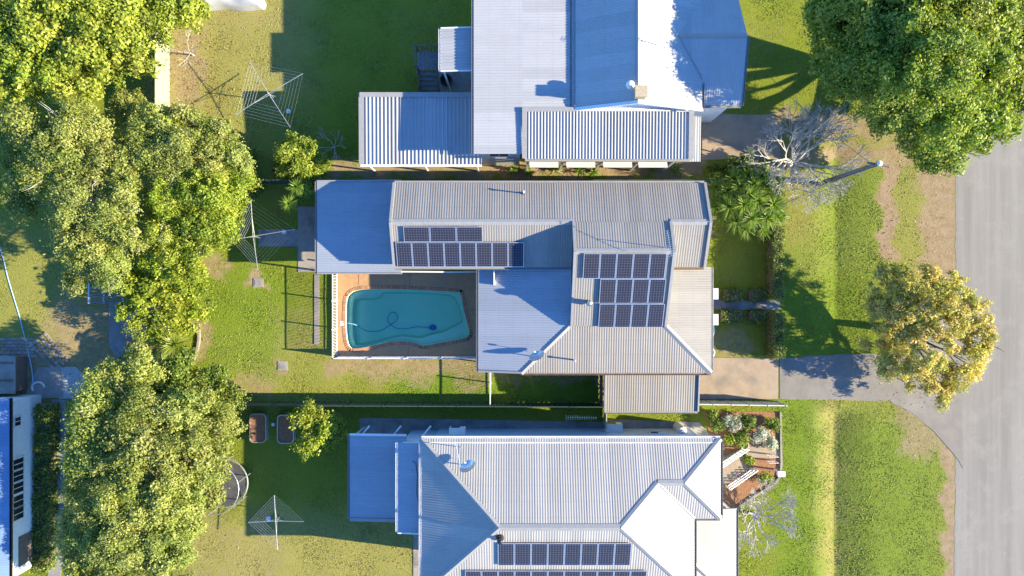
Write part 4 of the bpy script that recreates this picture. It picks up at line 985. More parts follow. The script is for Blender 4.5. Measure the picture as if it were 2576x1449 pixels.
# boat or trailer under a tarp at the top edge
p = W(590,-8,0); mb = MB(); nu, nv = 40, 20
for j in range(nv+1):
    for i in range(nu+1):
        u_ = i/nu*2-1; v_ = j/nv*2-1; e = max(abs(u_)**2.6, abs(v_)**2.2); hh = max(0,(1-e))**.5*1.25*(1-.15*math.sin(3*u_+1)); hh += .05*math.sin(9*u_+4*v_)*(1-e)
        mb.v.append((p.x+u_*2.1*(1+.03*math.sin(7*v_)), p.y+v_*.95*(1+.06*math.sin(5*u_)), .02+hh))
for j in range(nv):
    for i in range(nu): a = j*(nu+1)+i; mb.f.append((a,a+1,a+nu+2,a+nu+1))
o = mb.build('covered_trailer', M['tarp'], off=p, smooth=True); tag(o, 'long load under a crumpled silver tarp on the upper lawn', 'covered trailer')
# hose across the far-left yard
hp = [W(-8,600,.02),W(8,650,.02),W(20,700,.02),W(35,750,.02),W(50,800,.02),W(60,840,.02),W(70,880,.02),W(80,930,.06),W(84,985,.08)]
o = MB().tube(cm_open(hp), .035, 6).build('garden_hose', M['lightblue'], off=hp[0], smooth=True); tag(o, 'pale blue garden hose snaking down the far left yard', 'hose')
# brick paving at far left, pavers as pieces
PV = bpy.data.objects.new('paved_area', None); COL.objects.link(PV); PV.location = W(50,885,0); structure(PV)
pm = rawmesh('paver', MB().box(-.19,.19,-.095,.095,0,.035), M['paver'])
for r_ in range(6):
    for c_ in range(8):
        q = W(4+c_*15+(r_%2)*7, 853+r_*8.5, .015)
        if q.x < W(92,0).x: inst('paver', pm, PV, q, random.uniform(-.03,.03))
for r_ in range(9):
    for c_ in range(4):
        f = r_/8; cx_ = 70+f*58+c_*9*(1-f*.2)*1.35; cy_ = 862+f*62-c_*7*1.2; q = W(cx_+10, cy_+5, .02)
        inst('paver', pm, PV, q, R(-45)+random.uniform(-.05,.05))
excl(W(0,848),W(95,848),W(135,925),W(100,935),W(60,905),W(0,905))
# low shed at far left
SH = thing('timber_shed', 'low brown flat topped shed roof at the far left edge', 'shed', W(10,945))
x1_, ya_, yb_ = W(40,0,1.2).x, W(0,895,1.2).y, W(0,990,1.2).y
MB().box(x1_-4,x1_-.1,yb_+.1,ya_-.1,0,1.2).build('wall', M['wood'], SH); MB().box(x1_-4.2,x1_,yb_,ya_,1.2,1.28).build('roof', M['conc'], SH)
for y in (ya_-.45,ya_-1.6): MB().box(x1_-4.2,x1_-.1,y-.04,y+.04,1.282,1.34).build('batten', M['wood'], SH)
# slatted pergola frame under the gum tree
PG = thing('pergola', 'open slatted pergola beside the concrete slab under the gum tree', 'pergola', W(265,735))
for x in (224,262,310): q = W(x,735,1.6); MB().box(q.x-.05,q.x+.05,q.y-.75,q.y+.75,1.55,1.65).build('beam', M['steel'], PG)
slm = rawmesh('slat', MB().box(-1.05,1.05,-.04,.04,0,.03), M['greywood'])
for i in range(9): q = W(267,705+i*7,1.66); inst('slat', slm, PG, q)
for x,y in ((224,708),(310,708),(224,762),(310,762)): q = W(x,y,1.6); MB().box(q.x-.05,q.x+.05,q.y-.05,q.y+.05,0,1.6).build('post', M['steel'], PG)
# letterboxes, garden path railing
def letterbox(px, py, label):
    p = W(px, py, 0); T = thing('letterbox', label, 'letterbox', p); MB().box(p.x-.05,p.x+.05,p.y-.05,p.y+.05,0,.95).build('post', M['white'], T)
    MB().box(p.x-.22,p.x+.22,p.y-.15,p.y+.15,.95,1.2).build('box', M['acwhite'], T); MB().bar((p.x-.24,p.y,1.24),(p.x+.24,p.y,1.24),.36,.05).build('lid', M['white'], T)
letterbox(1938, 797, 'white letterbox set in the front hedge by the path'); letterbox(1948, 1180, 'white letterbox at the corner of the mulched garden')
ST = thing('entry_steps', 'entry steps with white patterned railings beside the mulched garden', 'steps', W(1850,1170))
s0 = W(1815,1195,1.2); s1 = W(1880,1150,0)
dirs = (Vector((s1.x-s0.x,s1.y-s0.y,0))).normalized(); sid = Vector((-dirs.y,dirs.x,0)); run = Vector((s1.x-s0.x,s1.y-s0.y,0)).length
for i in range(7):
    q = Vector((s0.x,s0.y,0))+dirs*(run*i/7); zt = 1.2*(1-i/7)+.02; qa = q+dirs*(run/7)
    MB().prism([(q-sid*.7)[:2],(qa-sid*.7)[:2],(qa+sid*.7)[:2],(q+sid*.7)[:2]], 0, zt).build('step', M['drive'], ST)
for s_ in (-.75,.75):
    a = s0+sid*s_; b = s1+sid*s_+dirs*.1
    for dz in (.25,.6,.95): MB().bar(a+Vector((0,0,dz)), b+Vector((0,0,dz)), .05, .05).build('rail', M['white'], ST)
    for k in range(9): q = a.lerp(b, k/8); MB().bar(q, q+Vector((0,0,1)), .045, .045, (1,0,0)).build('baluster', M['white'], ST)
KB = MB()
kp = cm_open([W(1962,1036,0),W(1963,1110,0),W(1963,1180,0),W(1950,1212,0),W(1900,1245,0),W(1850,1280,0)], 4)
for a, b in zip(kp, kp[1:]): KB.bar(a+Vector((0,0,.05)), b+Vector((0,0,.05)), .13, .2)
structure(KB.build('garden_edging', M['conc']))
KB = MB(); kp = cm_open([W(500,815,0),W(502,850,0),W(497,880,0),W(488,905,0)], 4)
for a, b in zip(kp, kp[1:]): KB.bar(a+Vector((0,0,.05)), b+Vector((0,0,.05)), .16, .2)
structure(KB.build('garden_edging', M['conc']))

# power pole with service wires
pt = W(2213,411,7.6); bs = Vector((pt.x, pt.y, 0)); pb_ = W(2088,466,0)
PP = thing('power_pole', 'tall grey timber power pole behind the bare white tree', 'power pole', (pt.x,pt.y,0))
MB().tube([bs, bs+Vector((0,0,4)), pt], [.17,.15,.12], 10).build('pole', M['pole'], PP); MB().lathe(pt, [(.15,-.02),(.16,.04),(.05,.1)], 14).build('cap', M['acwhite'], PP)
MB().bar(pt+Vector((-.5,.1,-.35)), pt+Vector((.7,-.1,-.35)), .1, .1).build('crossarm', M['pole'], PP)
def wire(a, b, sag, label):
    a = Vector(a); b = Vector(b); pts = [a.lerp(b, t/14)-Vector((0,0,sag*4*(t/14)*(1-t/14))) for t in range(15)]
    o = MB().tube(pts, .013, 4).build('service_wire', M['darkmetal'], off=a); tag(o, label, 'wire')
wire(pt+Vector((-.4,.1,-.3)), (13.76,14.0,5.9), .5, 'thin service wire running from the pole to the chimney house')
wire(pt+Vector((-.4,-.1,-.3)), (11.8,3.0,5.2), .6, 'thin service wire running from the pole to the solar house')

# ------------------------------------------------------------ vegetation
def mesh_leaves(name, verts, cols, m, parent, quads=True, off=None):
    n = len(verts)//4; me = bpy.data.meshes.new(name)
    o3 = wloc(parent); v = np.asarray(verts, np.float32)-np.array(o3, np.float32)
    me.vertices.add(len(v)); me.vertices.foreach_set('co', v.ravel())
    me.loops.add(4*n); me.loops.foreach_set('vertex_index', np.arange(4*n, dtype=np.int32))
    me.polygons.add(n); me.polygons.foreach_set('loop_start', np.arange(0, 4*n, 4, dtype=np.int32)); me.polygons.foreach_set('loop_total', np.full(n, 4, np.int32))
    at = me.color_attributes.new('leafcol', 'FLOAT_COLOR', 'POINT')
    c = np.ones((len(v), 4), np.float32); c[:,:3] = np.repeat(cols, 4, axis=0); at.data.foreach_set('color', c.ravel())
    me.materials.append(m); me.update(); me.validate()
    o = bpy.data.objects.new(name, me); COL.objects.link(o); o.parent = parent; return o
def leaf_quads(P, Nn, size, aspect=0.55):
    """kite shaped leaves at points P with normals Nn"""
    k = len(P); t = rng.normal(size=(k,3)); t -= Nn*(t*Nn).sum(1, keepdims=True); t /= np.linalg.norm(t, axis=1, keepdims=True)+1e-9
    b = np.cross(Nn, t); s = size[:,None]
    v = np.empty((k,4,3)); v[:,0] = P-t*s*.5; v[:,1] = P+b*s*.5*aspect; v[:,2] = P+t*s*.5-Nn*s*.12; v[:,3] = P-b*s*.5*aspect
    return v.reshape(-1,3)
LEAFK = 1.75
def unit(v): return v/(np.linalg.norm(v, axis=-1, keepdims=True)+1e-9)
def crown(parent, lobes, pal, dens=1.0, leaf=.17, clump=.55, name='crown', up=.2, flat=.75, hole=0.08, aspect=.62):
    """foliage clumps scattered over irregular lobes; lobes = (x,y,z,r)"""
    V = []; C = []
    pal = np.array(pal, float)*LEAFK
    for (x,y,z,r) in lobes:
        cl = clump*rng.uniform(.72,1.25); tint = rng.uniform(.96,1.04,3)*rng.uniform(.88,1.12)
        nc = max(5, int(3.7*(r/cl)**2*dens))
        d = unit(rng.normal(size=(nc,3))); d[:,2] = np.where(d[:,2] < -.25, -d[:,2], d[:,2]); rad = r*rng.uniform(.45,1.0,nc)**.6
        cc = np.array([x,y,z])+d*rad[:,None]*np.array([1,1,flat])
        for c_, dd in zip(cc, d):
            if rng.random() < hole: continue
            cr = cl*rng.choice([.4,.6,.8,1.0,1.25], p=[.18,.22,.25,.22,.13]); st = rng.uniform(.65,1.35,3)*np.array([1,1,.85]); nl = int(330*(cr/.65)**2*(.18/leaf)**1.9)+6
            q = unit(rng.normal(size=(nl,3))); q[:,2] = np.where(q[:,2] < -.3, -q[:,2], q[:,2])
            lump = 1+.24*np.sin(q[:,0]*5+c_[0]*5)*np.sin(q[:,1]*5+c_[1]*3)+.14*np.sin(q[:,2]*8+q[:,0]*5+c_[2])
            pk = rng.random(nl); rr = cr*np.where(pk < .68, rng.uniform(.78,1.08,nl), np.where(pk < .85, rng.uniform(.3,.8,nl), rng.uniform(1.0,1.4,nl)))*lump
            P = c_+q*rr[:,None]*st+rng.normal(size=(nl,3))*.04
            Nn = unit(q*.9+np.array([0,0,up])+rng.normal(size=(nl,3))*.5)
            V.append(leaf_quads(P, Nn, leaf*rng.uniform(.4,1.0,nl)**.8*rng.uniform(.9,1.75), aspect))
            w = np.clip(rng.normal(.5,.13)+rng.normal(0,.17,nl), 0, 1)
            i0 = np.clip((w*(len(pal)-1)).astype(int), 0, len(pal)-2); f = (w*(len(pal)-1)-i0)[:,None]
            C.append((pal[i0]*(1-f)+pal[i0+1]*f)*rng.uniform(.75,1.22,(nl,1))*tint)
    return mesh_leaves(name, np.concatenate(V), np.concatenate(C), M['leaf'], parent)
def trunk(parent, base, lobes, r0, m, fork=.35, name='trunk'):
    base = Vector(base); mb = MB(); top = Vector((0,0,0))
    for l in lobes: top += Vector(l[:3])
    top /= len(lobes); fk = base.lerp(top, fork)
    mb.tube([base-Vector((0,0,.1)), base.lerp(fk,.5)+Vector((random.uniform(-.1,.1),random.uniform(-.1,.1),0)), fk], [r0*1.25,r0,r0*.85], 9)
    for (x,y,z,r) in lobes:
        e = Vector((x,y,z+r*.2)); mid = fk.lerp(e,.5)+Vector((random.uniform(-.3,.3),random.uniform(-.3,.3),-.15))
        mb.tube([fk, mid, e], [r0*.5,r0*.3,r0*.1], 6)
        for _ in range(3):
            a = random.uniform(0,6.28); t = e+Vector((math.cos(a)*r*.8,math.sin(a)*r*.8,random.uniform(-.2,.5)*r)); mb.tube([mid.lerp(e,.5), t], [r0*.18,r0*.05], 4)
    for _ in range(len(lobes)):
        x,y,z,r = random.choice(lobes); a = random.uniform(0,6.28); d = Vector((math.cos(a),math.sin(a),random.uniform(.2,.9))); p = Vector((x,y,z))+d*r*.5; e = Vector((x,y,z))+d*r*random.uniform(.95,1.2)
        mb.tube([p, p.lerp(e,.6)+Vector((random.uniform(-.15,.15),random.uniform(-.15,.15),.05)), e], [.03,.02,.008], 4); b = p.lerp(e,.6); mb.tube([b, b+Vector((random.uniform(-.5,.5),random.uniform(-.5,.5),.25))], [.016,.006], 3)
    return mb.build(name, m, parent, True)
def tree(name, label, base, lob, pal, cat='tree', r0=.16, bark='bark', group=None, fork=.35, **kw):
    lobes = [(*W(a,b,c)[:2], c, r) for a,b,c,r in lob]
    T = thing(name, label, cat, base, group); trunk(T, base, lobes, r0, M[bark], fork); crown(T, lobes, pal, **kw); return T

G_Y = [(.06,.09,.01),(.12,.155,.014),(.18,.205,.026),(.235,.245,.05)]       # bright yellow green
G_M = [(.07,.10,.018),(.125,.15,.026),(.175,.19,.045),(.225,.225,.085)]        # grey-green gum
G_L = [(.055,.09,.008),(.115,.155,.013),(.17,.20,.02),(.225,.235,.035)]       # lot tree
G_D = [(.055,.09,.014),(.10,.145,.018),(.155,.19,.026),(.225,.235,.045)]        # big dark street tree
G_A = [(.12,.15,.025),(.22,.22,.045),(.33,.275,.08),(.42,.28,.11)]             # autumn
G_S = [(.03,.06,.01),(.07,.105,.016),(.12,.15,.025),(.17,.19,.04)]
tree('broadleaf_tree', 'large bright yellow green broadleaf tree at the upper left corner', W(150,110), [(40,60,5.5,2.6),(140,30,6.2,2.6),(250,60,5.8,2.5),(340,110,4.8,1.9),(90,150,5.2,2.3),(200,160,4.9,2.2),(30,200,4.4,2.0),(300,30,5.5,2.2),(430,20,4.4,1.7),(480,40,3.6,1.1),(270,165,4.0,1.5),(360,75,4.6,1.6)], G_Y, r0=.22, leaf=.2, clump=.58, dens=1.05)
tree('gum_tree', 'grey green gum tree with rounded clumps in the yard left of the pale fence', W(250,480), [(100,330,4.6,1.6),(200,330,5.0,1.8),(150,430,5.2,1.7),(60,430,4.0,1.2),(270,420,5.0,1.6),(230,530,5.0,1.7),(300,520,5.2,1.6),(330,590,4.8,1.5),(240,620,4.6,1.5),(190,590,4.2,1.2),(280,680,4.2,1.4),(220,690,3.9,1.1),(340,440,4.6,1.4),(60,520,3.6,1.0),(40,330,3.8,1.2)], G_M, r0=.2, leaf=.125, clump=.6, bark='palebark', dens=.95, hole=.1)
tree('feathery_tree', 'soft feathery green tree behind the upper clothes hoist lawn', W(500,400), [(400,330,4.2,1.6),(470,340,4.4,1.6),(540,360,4.2,1.5),(440,400,4.6,1.7),(520,410,4.4,1.6),(590,410,3.9,1.3),(360,380,4.2,1.5),(330,280,3.5,1.1)], G_M, r0=.16, leaf=.12, clump=.46, dens=1.0)
tree('leafy_tree', 'bright green leafy tree beside the middle clothes hoist', W(500,570), [(440,500,4.4,1.7),(520,480,4.6,1.7),(590,480,3.9,1.3),(430,590,4.2,1.6),(510,580,4.4,1.6),(560,560,3.9,1.4),(480,650,3.4,1.3),(420,650,3.4,1.2),(610,455,3.4,.9)], G_L, r0=.18, leaf=.12, clump=.42, dens=1.0)
tree('garden_shrub', 'dense dark green shrub with open branches at the back lawn edge', W(450,760), [(430,730,1.9,1.1),(480,720,1.8,1.0),(510,750,1.5,.9),(440,800,1.9,1.1),(490,800,1.6,.9),(400,770,2.1,1.1),(400,700,2.2,1.0),(350,740,2.4,1.0),(330,790,2.2,.9),(360,690,2.2,.9)], G_L, 'shrub', r0=.08, leaf=.19, clump=.42, dens=.8, hole=.22)
tree('garden_shrub', 'dark shrub in the corner of the pool yard by the green fence', W(500,975), [(430,960,2.3,1.1),(500,980,2.0,1.0),(550,960,1.7,.9),(590,1000,1.8,.8),(420,1010,2.5,1.1),(500,1020,2.4,1.1),(460,920,1.8,.8),(560,1010,2.0,.9),(470,895,1.4,.7),(525,940,1.6,.8)], G_S, 'shrub', r0=.08, leaf=.15, clump=.4, dens=.9, hole=.25)
tree('bushy_tree', 'huge pale green bushy tree filling the lower left of the picture', W(380,1230), [(290,960,4.0,1.6),(350,930,3.8,1.4),(270,1050,4.6,1.8),(360,1040,4.8,1.8),(450,1040,4.4,1.7),(540,1030,3.6,1.3),(250,1140,4.8,1.8),(340,1140,5.4,2.0),(440,1130,5.0,1.9),(530,1110,4.0,1.5),(240,1240,4.6,1.7),(330,1250,5.4,2.0),(430,1240,5.2,2.0),(500,1190,4.2,1.3),(230,1340,4.4,1.6),(320,1360,5.2,2.0),(420,1350,5.0,1.9),(480,1300,4.0,1.3),(240,1430,4.4,1.6),(340,1450,5.0,1.9),(440,1440,4.4,1.6),(560,1060,3.2,.9),(540,1180,3.2,.9),(525,1245,3.2,.8)], G_M, r0=.25, leaf=.135, clump=.56, dens=.95, hole=.12)
tree('small_tree', 'small lime green tree catching sun between shaded garden bed and lean-to', W(800,1085), [(760,1060,2.6,.8),(790,1040,2.5,.8),(770,1110,2.5,.7),(830,1070,1.9,.9),(840,1110,1.6,.7),(800,1090,2.6,.8)], G_L, r0=.07, leaf=.17, clump=.36, dens=.8, hole=.2)
tree('small_tree', 'small yellow green tree beside the upper yard bare shrub', W(755,400), [(740,390,1.9,.9),(770,375,1.9,.8),(760,420,1.7,.9),(800,420,1.4,.7),(720,420,1.4,.7),(735,365,1.7,.6)], G_Y, r0=.07, leaf=.13, clump=.34, dens=.95)
tree('street_tree', 'massive dark green street tree spreading over the road at the top right', W(2330,150), [(2120,60,6.0,2.3),(2200,40,8.0,2.6),(2300,40,9.0,2.8),(2400,50,8.6,2.6),(2500,60,7.6,2.4),(2570,110,7.0,2.3),(2130,150,5.6,2.1),(2220,140,8.2,2.5),(2320,150,9.2,2.8),(2420,160,8.4,2.6),(2520,180,7.2,2.3),(2160,215,5.2,1.8),(2250,230,6.8,2.3),(2350,240,7.2,2.4),(2450,260,6.8,2.2),(2540,270,6.2,1.9),(2240,290,3.4,1.6),(2320,310,4.0,1.8),(2400,320,4.4,1.7),(2340,370,2.8,1.2),(2400,370,3.2,1.1),(2480,310,5.2,1.5),(2300,-20,8.4,2.4),(2450,-30,8.0,2.4),(2180,-30,7.0,2.3),(2095,20,5.4,1.6),(2105,110,5.0,1.5),(2335,395,2.4,.9),(2570,200,6.6,1.9),(2560,20,7.4,2.2)], G_D, r0=.4, leaf=.165, clump=.68, dens=.9, hole=.06)
tree('autumn_tree', 'street tree with thinning orange and green autumn leaves beside the driveway', W(2215,822), [(2230,745,2.9,1.3),(2300,720,3.6,1.4),(2375,730,3.6,1.4),(2425,785,3.5,1.4),(2450,850,3.3,1.2),(2425,905,3.3,1.3),(2365,800,4.3,1.6),(2285,800,3.9,1.5),(2225,800,2.9,1.2),(2335,880,4.1,1.6),(2255,905,3.0,1.3),(2225,920,2.4,1.0),(2300,945,2.4,1.2),(2360,955,2.4,1.2),(2408,940,2.4,1.0),(2225,690,2.6,.9),(2370,990,2.0,.7),(2200,865,2.3,.8),(2190,770,2.4,.8)], G_A, r0=.24, leaf=.13, clump=.36, dens=.68, hole=.28, fork=.42)

# hedges
def hedge(label, p0, p1, w, h, pal=G_S, leaf=.09):
    p0 = Vector(p0); p1 = Vector(p1); T = thing('hedge', label, 'hedge', (p0+p1)/2); L_ = (p1-p0).length; d = np.array((p1-p0)/L_); nrm_ = np.array([-d[1],d[0],0])
    n = int((L_*w*1.1+2*L_*h+2*w*h)*230); t = rng.uniform(0,L_,n); face = rng.random(n)
    a = np.where(face < .45, rng.uniform(-w/2,w/2,n), np.where(face < .72, w/2, -w/2)); z = np.where(face < .45, h, rng.uniform(0.02,h,n))
    bump = .06*np.sin(t*3.1)+.05*np.sin(t*7.7+a*4)
    P = np.array(p0)+d*t[:,None]+nrm_*(a+np.sign(a)*(face >= .45)*bump)[:,None]; P[:,2] += z+(face < .45)*bump; P += rng.normal(size=P.shape)*.05
    Nn = np.where((face < .45)[:,None], np.array([0,0,1.]), nrm_*np.sign(a)[:,None]); Nn = unit(Nn+rng.normal(size=P.shape)*.6)
    pal = np.array(pal)*LEAFK; k = rng.integers(0,len(pal),n); mesh_leaves('foliage', leaf_quads(P, Nn, leaf*rng.uniform(.7,1.4,n), .7), pal[k]*rng.uniform(.7,1.15,(n,1)), M['leaf'], T)
    x = MB().bar(p0+Vector((0,0,h*.46)), p1+Vector((0,0,h*.46)), w*.82, h*.88); x.build('stems', M['bark'], T)
hx = W(1938,0).x
hedge('tall front hedge between the lawn and the street, upper length', (hx, W(0,572).y, 0), (hx, W(0,752).y, 0), .7, 1.5)
hedge('tall front hedge between the path and the concrete driveway', (hx, W(0,786).y, 0), (hx, W(0,895).y, 0), .7, 1.6)
for (xa_, xb_, y_, lb) in ((1815,1860,742,'small clipped hedge block above the front path near the house'),(1880,1925,742,'small clipped hedge block above the front path near the street'),(1808,1860,795,'small clipped hedge block below the front path near the house'),(1880,1925,795,'small clipped hedge block below the front path near the street')):
    hedge(lb, W(xa_,y_), W(xb_,y_), .75, .6)
lhx = -31.05
hedge('long clipped hedge along the white weatherboard wall', (lhx, W(0,1012).y, 0), (lhx-.25, W(0,1425).y, 0), 1.0, 1.0, G_S, .13)

# rosette plants
def rosette_mesh(r, n, w, droop, pal, seed):
    rg = np.random.default_rng(seed); V = []; C = []; seg = 3; pal = np.array(pal)*1.35
    for i in range(n):
        a = rg.uniform(0, 6.283); el = rg.uniform(-.15, 1.35); L_ = r*rg.uniform(.75,1.1); c_ = pal[rg.integers(0,len(pal))]*rg.uniform(.8,1.2)
        d = np.array([math.cos(a)*math.cos(el), math.sin(a)*math.cos(el), math.sin(el)]); s = np.array([-math.sin(a), math.cos(a), 0]); prev = None
        for k in range(seg+1):
            t = k/seg; p = d*L_*t-np.array([0,0,droop*L_*t*t]); ww = w*(1-t)**.6*(.5+.5*min(1,t*6)) if k < seg else w*.08
            cur = (p-s*ww/2, p+s*ww/2)
            if prev is not None: V += [prev[0], prev[1], cur[1], cur[0]]; C.append(c_)
            prev = cur
    return np.array(V), np.array(C)
Y_G = [(.23,.27,.045),(.30,.33,.08),(.16,.21,.025)]; D_G = [(.07,.13,.015),(.12,.19,.022),(.18,.24,.04)]
def head(parent, p, r, n, w, droop, pal, seed, name='leaf_head'):
    V, C = rosette_mesh(r, n, w, droop, pal, seed); return mesh_leaves(name, V+np.array(p), C, M['leaf'], parent)
def dracaena(label, base, heads, pal, n=85, w=.07, droop=.3, r=.75, cat='plant', name='dracaena'):
    base = Vector(base); T = thing(name, label, cat, base)
    for i, (px, py, z, rr) in enumerate(heads):
        p = W(px, py, z); b = base.lerp(Vector((p.x,p.y,0)), .55); b.z = 0
        MB().tube([b, b.lerp(p,.5)+Vector((0,0,.1)), p], [.07,.055,.04], 6).build('stem', M['bark'], T); head(T, p, r*rr, n, w, droop, pal, 100+i*7+int(px))
    return T
dracaena('cluster of three sunlit dracaena heads beside the patio roof', W(745,500), [(745,470,2.5,1.0),(768,480,2.3,.95),(728,512,2.6,1.05),(752,498,2.0,.8)], D_G)
dracaena('big clump of glossy dracaenas at the front corner of the house', W(1880,515), [(1830,480,1.9,1.0),(1860,470,2.2,1.05),(1895,462,2.4,1.0),(1925,470,2.2,1.0),(1835,520,2.2,1.1),(1870,515,2.5,1.1),(1905,505,2.5,1.1),(1945,515,2.4,1.1),(1850,555,1.9,1.0),(1890,550,2.3,1.05),(1930,548,2.1,1.0),(1875,575,1.6,.9),(1815,545,1.5,.8),(1815,500,1.6,.8),(1905,535,1.9,.9),(1855,495,1.9,.8),(1800,470,1.6,.9),(1880,440,2.2,1.0),(1915,445,2.2,1.0),(1950,480,2.2,1.0),(1955,545,1.9,.95),(1800,520,1.7,.9),(1920,580,1.4,.8),(1845,450,2.0,1.0),(1885,490,2.6,1.0)], D_G, n=100, r=1.0, w=.075)
dracaena('bright yellow green yucca rosette in the back garden bed', W(441,866), [(441,866,2.0,1.2)], Y_G, n=120, w=.085, droop=.12, r=.95, name='yucca')
dracaena('small spiky yucca at the garden edge below the open shrub', W(490,832), [(495,825,1.2,.7),(478,838,1.1,.7)], Y_G, n=50, w=.05, droop=.15, r=.8, name='yucca')
def palm(label, base, top, n, r, pal, seed):
    base = Vector(base); top = Vector(top); T = thing('palm', label, 'palm', base); MB().tube([base, top], [.11,.07], 8).build('trunk', M['bark'], T); rg = np.random.default_rng(seed)
    for i in range(n):
        a = 2*math.pi*i/n+rg.uniform(-.25,.25); V = []; C = []; L_ = r*rg.uniform(.85,1.1); up_ = rg.uniform(.25,.8); pts = []
        for k in range(15):
            t = k/14; pts.append(np.array(top)+np.array([math.cos(a)*L_*t, math.sin(a)*L_*t, up_*L_*t-1.0*L_*t*t]))
        s = np.array([-math.sin(a), math.cos(a), 0]); f = np.array([math.cos(a), math.sin(a), 0])
        for k in range(1,15):
            for sg in (-1,1):
                for hh in (0,.5):
                    p = pts[k-1]*(1-hh)+pts[k]*hh; ln = .5*r/1.6*math.sin(math.pi*(.12+.86*k/15)); e = p+sg*s*ln*.8+f*ln*.5+np.array([0,0,-.12]); q = f*.022*r
                    V += [p-q, p+q, e+q*.3, e-q*.3]; C.append(np.array(pal[rg.integers(0,len(pal))])*rg.uniform(.75,1.2))
        fr = mesh_leaves('frond', np.array(V), np.array(C), M['leaf'], T); MB().tube([Vector(q) for q in pts], [.022]*8+[.012]*7, 4).build('midrib', M['orange'], fr)
palm('arching green palm below the yucca in the back garden bed', W(420,925), W(418,925,2.2), 13, 1.7, Y_G+D_G, 3)
palm('yellowing palm beyond the back fence next to the yucca', W(372,885), W(352,888,2.0), 9, 1.4, [(.26,.24,.06),(.2,.22,.05)], 5)

# bare branching trees
def bare(label, base, tips, r0, m, depth=5, seed=1, name='bare_tree', spread=.6, height=2.5, lenk=.75, first=None, cat='tree', nb=7):
    rd = random.Random(seed); base = Vector(base); T = thing(name, label, cat, base); mb = MB()
    def grow(p, d, L_, r, k):
        q = p+d*L_+Vector((rd.uniform(-.08,.08),rd.uniform(-.08,.08),rd.uniform(-.03,.06)))*L_
        mid = p.lerp(q,.5)+Vector((rd.uniform(-.06,.06),rd.uniform(-.06,.06),rd.uniform(-.04,.06)))*L_
        mb.tube([p, mid, q], [max(r,.011), max(r*.85,.01), max(r*.68,.008)], 5 if k > 2 else 4, False)
        if k == 0: return
        for _ in range(rd.choice((2,2,3))):
            nd = (d+Vector((rd.uniform(-1,1),rd.uniform(-1,1),rd.uniform(-.35,.55)))*spread).normalized(); grow(q, nd, L_*rd.uniform(.62,.9)*lenk/.75, r*.66, k-1)
    t0 = base+Vector((0,0,height*.35)); mb.tube([base, t0], [r0*1.3,r0], 8).build('trunk', M[m], T); mb = MB()
    for i in range(nb):
        a = 2*math.pi*i/nb+rd.uniform(-.3,.3); grow(t0, Vector((math.cos(a),math.sin(a),rd.uniform(.35,.9))).normalized(), tips, r0*.6, depth)
    mb.build('branches', M[m], T); return T
bare('leafless white branched tree beside the power pole and verge', W(1985,415), 1.1, .17, 'whitebark', 6, 4, height=2.0, lenk=.78, spread=.66, nb=11)
bare('leafless pale shrub tree beside the lower house porch', W(1895,1290), .72, .1, 'whitebark', 6, 9, height=1.4, lenk=.77, spread=.58, nb=9)
bare('small leafless grey shrub beside the ribbed metal carport', W(845,372), .5, .05, 'palebark', 3, 6, height=1.0, nb=6, spread=.6, lenk=.75)
bare('thin leafless sapling in the dry grass near the pale green fence', W(488,140), .55, .04, 'palebark', 3, 8, height=1.8, nb=4, spread=.6, lenk=.75)

tree('garden_shrub', 'green shrub mass beyond the back fence beside the slab', W(370,800), [(340,720,2.2,.9),(370,760,2.4,.9),(360,820,2.0,.8),(400,840,1.6,.7),(395,900,1.4,.6),(380,960,2.0,.8)], G_L, 'shrub', r0=.07, leaf=.13, clump=.36, dens=.9)
# garden shrubs in the mulch bed and along fences
def shrub(px, py, r, h, pal, label, leaf=.12, group=None, z0=0):
    p = W(px, py, z0); T = thing('garden_shrub', label, 'shrub', p, group)
    lob = [(p.x+random.uniform(-.4,.4)*r, p.y+random.uniform(-.4,.4)*r, z0+h*random.uniform(.5,.8), r*random.uniform(.45,.65)) for _ in range(4)]
    mb = MB()
    for l_ in lob: mb.tube([p, Vector(l_[:3])], [.03,.012], 5)
    mb.build('stems', M['bark'], T); crown(T, lob, pal, dens=.9, leaf=leaf, clump=.24, hole=.1)
G_G = [(.12,.14,.09),(.2,.22,.15),(.3,.31,.24),(.36,.36,.3)]
SHR = [(1800,1065,.55,.7,G_S,'green shrub nearest the wall in the mulched garden'),(1835,1060,.6,.8,G_G,'silver leaved shrub in the upper mulched garden'),(1872,1058,.6,.7,G_S,'dark shrub in the middle of the mulched garden'),(1905,1090,.6,.8,G_G,'silver grey shrub near the white garden edging'),(1860,1095,.6,.6,G_D,'low dark shrub above the entry path'),(1825,1100,.5,.6,G_L,'bright green shrub beside the entry path pot'),(1938,1065,.5,.6,G_S,'green shrub at the street corner of the mulched garden'),(1935,1110,.4,.5,G_G,'small silver shrub against the white edging'),(1925,1195,.5,.6,G_Y,'yellow green shrub below the garden letterbox'),(1880,1155,.3,.4,G_L,'tiny green shrub at the foot of the entry steps'),(1790,1040,.5,.6,G_S,'shrub squeezed between carport and mulched garden')]
for a in SHR: shrub(*a)
FER = [(1395,428,'palm like fern'),(1330,432,'leafy clump'),(1455,433,'bright leafy clump'),(1492,432,'small leafy clump'),(1290,428,'low leafy clump'),(1640,425,'dark leafy clump'),(1700,430,'ragged leafy clump')]
for i, (x, y, nm) in enumerate(FER):
    p = W(x, y, 0); T = thing('fern', nm+' along the narrow bed beside the upper house, '+ORD[i]+' by size', 'fern', p, 'ferns in the narrow side bed'); head(T, p+Vector((0,0,.25)), .65-.06*(i%3), 34, .08, .45, D_G, 300+i, 'fronds'); MB().tube([p,p+Vector((0,0,.28))],.05,6).build('stem', M['bark'], T)
